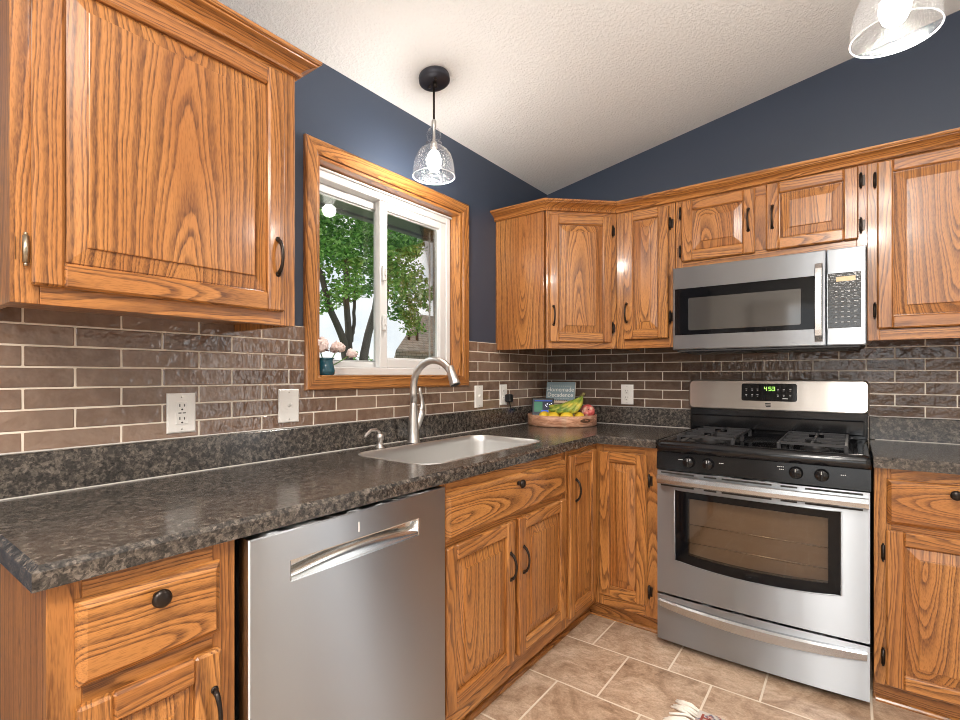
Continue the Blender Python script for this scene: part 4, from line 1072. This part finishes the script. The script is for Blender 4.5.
# ---------------------------------------------------------------- pendant lamps
def pendant(x, y, zr, label):
    t = thing('pendant_lamp', label, 'pendant lamp', (x, y, CZ(x)), 0, 'seeded glass pendant lamps'); zc = 0
    g = G(); g.lathe([(.0, .0), (.062, .0), (.064, -.004), (.064, -.022), (.058, -.027), (0, -.028)], n=32)
    o = g.build('canopy', mat('dark_bronze_canopy', (.045, .047, .06), .4, .5), t); o.rotation_euler = (0, -math.atan(.18), 0)
    g = G()
    for dx, dy in ((-.03, .0), (.02, -.02)): g.lathe([(.006, -.026), (.006, -.034), (0, -.036)], (dx, dy, 0), 10)
    g.lathe([(.010, -.026), (.009, -.045), (.005, -.05), (0, -.05)], (0, 0, 0), 12); s = g.build('cord_grip', M_BRONZE, o)
    z = zr-CZ(x); zt = z+.205
    g = G(); g.tube([(0, 0, -.03), (0, 0, (zt-.03)/2), (0, 0, zt+.02)], .0045, 8); g.build('cord', M_BRONZE, t)
    g = G(); g.lathe([(.006, zt+.03), (.010, zt+.022), (.010, zt-.0), (.006, zt-.008), (.006, zt-.058), (.013, zt-.064), (.0145, zt-.07), (.0145, zt-.088), (0, zt-.09)], (0, 0, 0), 16); g.build('socket', M_NICKEL, t)
    prof = [(.013, .200), (.022, .192), (.029, .178), (.030, .165), (.026, .153), (.021, .147), (.024, .143), (.0325, .139), (.0335, .134), (.0335, .128), (.030, .124), (.040, .120), (.056, .108), (.070, .090), (.0795, .064), (.0845, .034), (.0862, .0)]
    g = G(); n = 40; vv = []; ff = []
    for r, h_ in prof:
        for k in range(n): a = 2*pi*k/n; vv.append((r*cos(a), r*sin(a), z+h_))
    for i in range(len(prof)-1):
        for k in range(n): a = i*n+k; b = i*n+(k+1) % n; ff.append((a, b, b+n, a+n))
    g.add(vv, ff, None, 0, True); gs = g.build('glass_shade', M_SEED, t)
    g = G(); ring = [(.0863*cos(2*pi*k/40), .0863*sin(2*pi*k/40), z) for k in range(40)]; g.tube(ring, .0016, 6, closed=True); g.build('rim', mat('bright_glass_rim', (.9, .92, .95), .1, 0, 1), gs)
    g = G(); P = [(0, z+.022)]
    for k in range(1, 12): tt = pi*k/12; P.append((.031*sin(tt)**.8*(1 if k < 7 else 1-.06*(k-6)), z+.067-.045*cos(tt)))
    g.lathe(P+[(.0, z+.113)], n=20); g.build('bulb', M_BULB, t)
    l = light('POINT', 'bulb_light', (x, y, zr-.005), (0, 0, 0), 11, (1, .94, .87), .03)
    return t
pendant(.234, -1.378, 2.028, 'seeded glass pendant lamp hanging in front of the kitchen window')
pendant(1.702, -1.400, 2.006, 'seeded glass pendant lamp cut off by the upper right edge of the photo')

# ---------------------------------------------------------------- rug
def rug_mat():
    m = mat('woven_rug', rough=.95); h = N(m); g = h.n('ShaderNodeTexCoord').outputs['Object']
    v = h.n('ShaderNodeTexVoronoi', {'Vector': g, 'Scale': 26.0}, distance='MANHATTAN').outputs['Distance']
    ck = h.n('ShaderNodeTexChecker', {'Vector': g, 'Scale': 60.0}).outputs['Fac']
    c = h.ramp(v, [(.2, (.55, .5, .45)), (.4, (.38, .10, .09)), (.6, (.12, .14, .2)), (.8, (.6, .55, .5))])
    h.set(h.b, 'Base Color', h.mix(h.math('MULTIPLY', ck, .5), c, (.62, .56, .5, 1))); return m
rug = thing('rug', 'patterned woven rug with white fringe on the floor before the range', 'rug', (1.5, -1.35, 0))
g = G(); g.box((-.32, -.42, .0005), (.36, .338, .007), .002); g.build('pile', rug_mat(), rug)
g = G()
for k in range(70):
    y = -.415+.76*k/70+R.uniform(-.004, .004); b = R.uniform(-.02, .02); zz = R.uniform(.004, .016)
    pts = [(-.318, y, .006), (-.345, y+b*.4, .006+zz*.6), (-.375, y+b, .004+zz*.4), (-.395-R.uniform(0, .015), y+b*1.6, .004)]
    g.tube(pts, [.003, .0055, .006, .004], 5)
fo = g.build('fringe', mat('white_cotton_fringe', (.85, .8, .72), .9), rug); fo['kind'] = 'stuff'
g = G(); ln = []
for s in (.30, -.29): g.box((-.30, s-.004, .0068), (.34, s+.004, .0076))
g.box((-.305, -.40, .0068), (-.297, .32, .0076)); g.box((-.28, -.40, .0068), (-.274, .31, .0076)); g.build('border_stripe', mat('rust_rug_stripe', (.35, .08, .06), .95), rug)

# ---------------------------------------------------------------- outdoors
g = G(); g.box((-40, -20, -.9), (-.3, 45, -.7)); lawn = g.build('ground', mat('lawn_green', (.09, .17, .04), .9)); struct(lawn)
g = G(); g.box((-.62, -5, 2.115), (-.151, .6, 2.135), 0); g.box((-.66, -5, 2.10), (-.62, .6, 2.24), .004); g.box((-.73, -5, 2.14), (-.66, .6, 2.23), .01)
eave = g.build('trim_3', mat('grey_eave', (.30, .29, .28), .7)); struct(eave)
M_BARK = mat('grey_bark', (.085, .07, .058), .9); hk = N(M_BARK); hk.bump(hk.noise(hk.vm('MULTIPLY', hk.n('ShaderNodeTexCoord').outputs['Object'], (14, 14, 3)), 1.0, 4).outputs[0], .8, .05)
M_FOL = mat('green_leaves', rough=.6); h = N(M_FOL)
h.set(h.b, 'Base Color', h.ramp(h.n('ShaderNodeNewGeometry').outputs['Random Per Island'], [(0, (.06, .19, .026)), (.5, (.16, .37, .06)), (1, (.32, .53, .13))]))
def leaves(g, c, r, n, sz):
    c = Vector(c)
    for _ in range(n):
        while True:
            d = Vector((R.uniform(-1, 1), R.uniform(-1, 1), R.uniform(-1, 1)))
            if d.length < 1: break
        p = c+Vector((d.x*r[0], d.y*r[1], d.z*r[2])); a = Vector((R.gauss(0, 1), R.gauss(0, 1), R.gauss(0, .6))).normalized(); b = a.cross(Vector((R.gauss(0, 1), R.gauss(0, 1), 1))).normalized()
        s = sz*R.uniform(.7, 1.3); g.add([p-a*s, p+b*s*.55, p+a*s, p-b*s*.55], [(0, 1, 2, 3)])
def limb(g, pts, r0, r1):
    P = [Vector(p) for p in pts]; out = []; n = 14
    for i in range(n+1):
        u = i/n*(len(P)-1); k = min(int(u), len(P)-2); f_ = u-k; p = P[k].lerp(P[k+1], f_)
        out.append(p+Vector((R.uniform(-.02, .02), R.uniform(-.02, .02), 0)))
    g.tube(out, [r0+(r1-r0)*i/n for i in range(n+1)], 9)
tr1 = thing('tree', 'multi-stemmed leafy tree seen through the left window pane', 'tree', (-7, 4.1, -.7))
bx, by, bz = 7, -4.1, .7
def W_(x, y, z): return (x+bx, y+by, z+bz)
for pts, r0, r1 in (([W_(-7, 4.12, -.7), W_(-7, 3.95, 1.3), W_(-7, 3.83, 1.9), W_(-7, 3.48, 2.6), W_(-7, 3.2, 3.4)], .11, .05),
                    ([W_(-7.1, 4.16, -.7), W_(-7.1, 4.06, 1.6), W_(-7.1, 3.98, 2.8), W_(-7, 3.9, 4.0)], .10, .045),
                    ([W_(-7.1, 4.07, 1.9), W_(-7.1, 4.18, 2.3), W_(-7.1, 4.2, 3.2)], .05, .03),
                    ([W_(-6.9, 4.2, -.7), W_(-6.9, 4.24, 1.3), W_(-6.9, 4.33, 1.8), W_(-6.9, 4.62, 2.8), W_(-6.9, 4.8, 3.8)], .12, .06)):
    g = G(); limb(g, pts, r0, r1); g.build('trunk', M_BARK, tr1)
g = G()
R2 = random.Random(3)
for _ in range(70):
    y = R2.uniform(2.9, 4.9); z = R2.uniform(2.9, 5.4); x = -7+R2.uniform(-.9, .9)
    if z < 3.3 and R2.random() < .45: continue
    leaves(g, W_(x, y, z), (.34, .34, .26), 150, .055)
for y, z in ((3.35, 2.75), (3.55, 2.95), (4.0, 2.95), (4.45, 3.05), (3.3, 2.6), (3.75, 3.1), (4.7, 3.2)): leaves(g, W_(-7, y, z), (.3, .22, .16), 90, .05)
o = g.build('foliage', M_FOL, tr1); o['kind'] = 'stuff'
tr2 = thing('tree', 'leafy tree with drooping branches seen through the right window pane', 'tree', (-8, 5.95, -.7))
g = G(); limb(g, [(0, -.28, 0), (0, -.28, 2.5), (.1, -.1, 4.0), (0, .2, 5.6)], .14, .05); g.build('trunk', M_BARK, tr2)
g = G()
for _ in range(34):
    y = R2.uniform(-.3, 1.55); z = R2.uniform(4.1, 6.3)-.25*max(0, y-.9); leaves(g, (R2.uniform(-.8, .8), y, z), (.34, .32, .24), 150, .06)
for k in range(12):
    y = R2.uniform(-.1, 1.25); zz = R2.uniform(3.3, 4.2)+.15*abs(y-.4)
    for j in range(4): leaves(g, (R2.uniform(-.2, .2), y+.12*j, zz-.12*j), (.14, .16, .10), 32, .055)
o = g.build('foliage', M_FOL, tr2); o['kind'] = 'stuff'
def bush(x, y, z, n, label):
    t = thing('bush', label, 'bush', (x, y, -.7), 0); g = G(); hgt = z+.7
    for k in range(n): leaves(g, (R.uniform(-.4, .4), R.uniform(-.45, .45), hgt*R.uniform(.35, .95)), (.25, .25, hgt*.16), 90, .06)
    o = g.build('foliage', M_FOL, t); o['kind'] = 'stuff'
    g = G(); limb(g, [(0, 0, 0), (.05, .05, hgt*.8)], .05, .02); g.build('stem', M_BARK, t)
bush(-9.5, 6.3, 1.85, 14, 'low leafy bush at the foot of the tree in the left window pane')
hs = thing('neighbour_house', 'neighbouring house with a brown shingled roof seen through the right pane', 'house', (-14, 13, -.7))
def shingles():
    m = mat('brown_roof_shingles', rough=.9); h = N(m); g = h.n('ShaderNodeTexCoord').outputs['Object']
    br = h.n('ShaderNodeTexBrick', {'Vector': h.n('ShaderNodeCombineXYZ', {0: h.n('ShaderNodeSeparateXYZ', {0: g}).outputs[1], 1: h.n('ShaderNodeSeparateXYZ', {0: g}).outputs[2], 2: 0.0}).outputs[0], 'Scale': 1.0, 'Color1': (.22, .17, .13, 1), 'Color2': (.30, .25, .2, 1), 'Mortar': (.10, .08, .06, 1), 'Mortar Size': .012, 'Brick Width': .35, 'Row Height': .13})
    h.set(h.b, 'Base Color', br.outputs['Color']); return m
g = G(); g.add([(.3, -1.25, 2.95), (.3, 5.6, 2.95), (-3.2, 5.6, 5.2), (-3.2, 3.9, 5.2), (.3, -1.25, 2.6), (.3, 5.6, 2.6), (-6.5, 5.6, 2.6), (-6.5, 5.0, 2.6)],
    [(0, 1, 2, 3), (4, 7, 6, 5), (0, 4, 5, 1), (0, 3, 7, 4), (3, 2, 6, 7), (1, 5, 6, 2)]); g.build('roof', shingles(), hs)
g = G(); g.prism([(0, -.9), (0, 5.3), (-6, 5.3)], 0, 2.6, 'xy'); g.build('wall', mat('pale_siding', (.6, .58, .54), .8), hs)
for y, z0, hv in ((.42, 3.2, .55), (.95, 3.2, 1.15)):
    g = G(); g.lathe([(.07, z0), (.07, z0+hv), (.1, z0+hv), (.1, z0+hv+.06), (0, z0+hv+.06)], (-.6, y, 0), 12); g.build('roof_vent', M_BLACKM, hs)
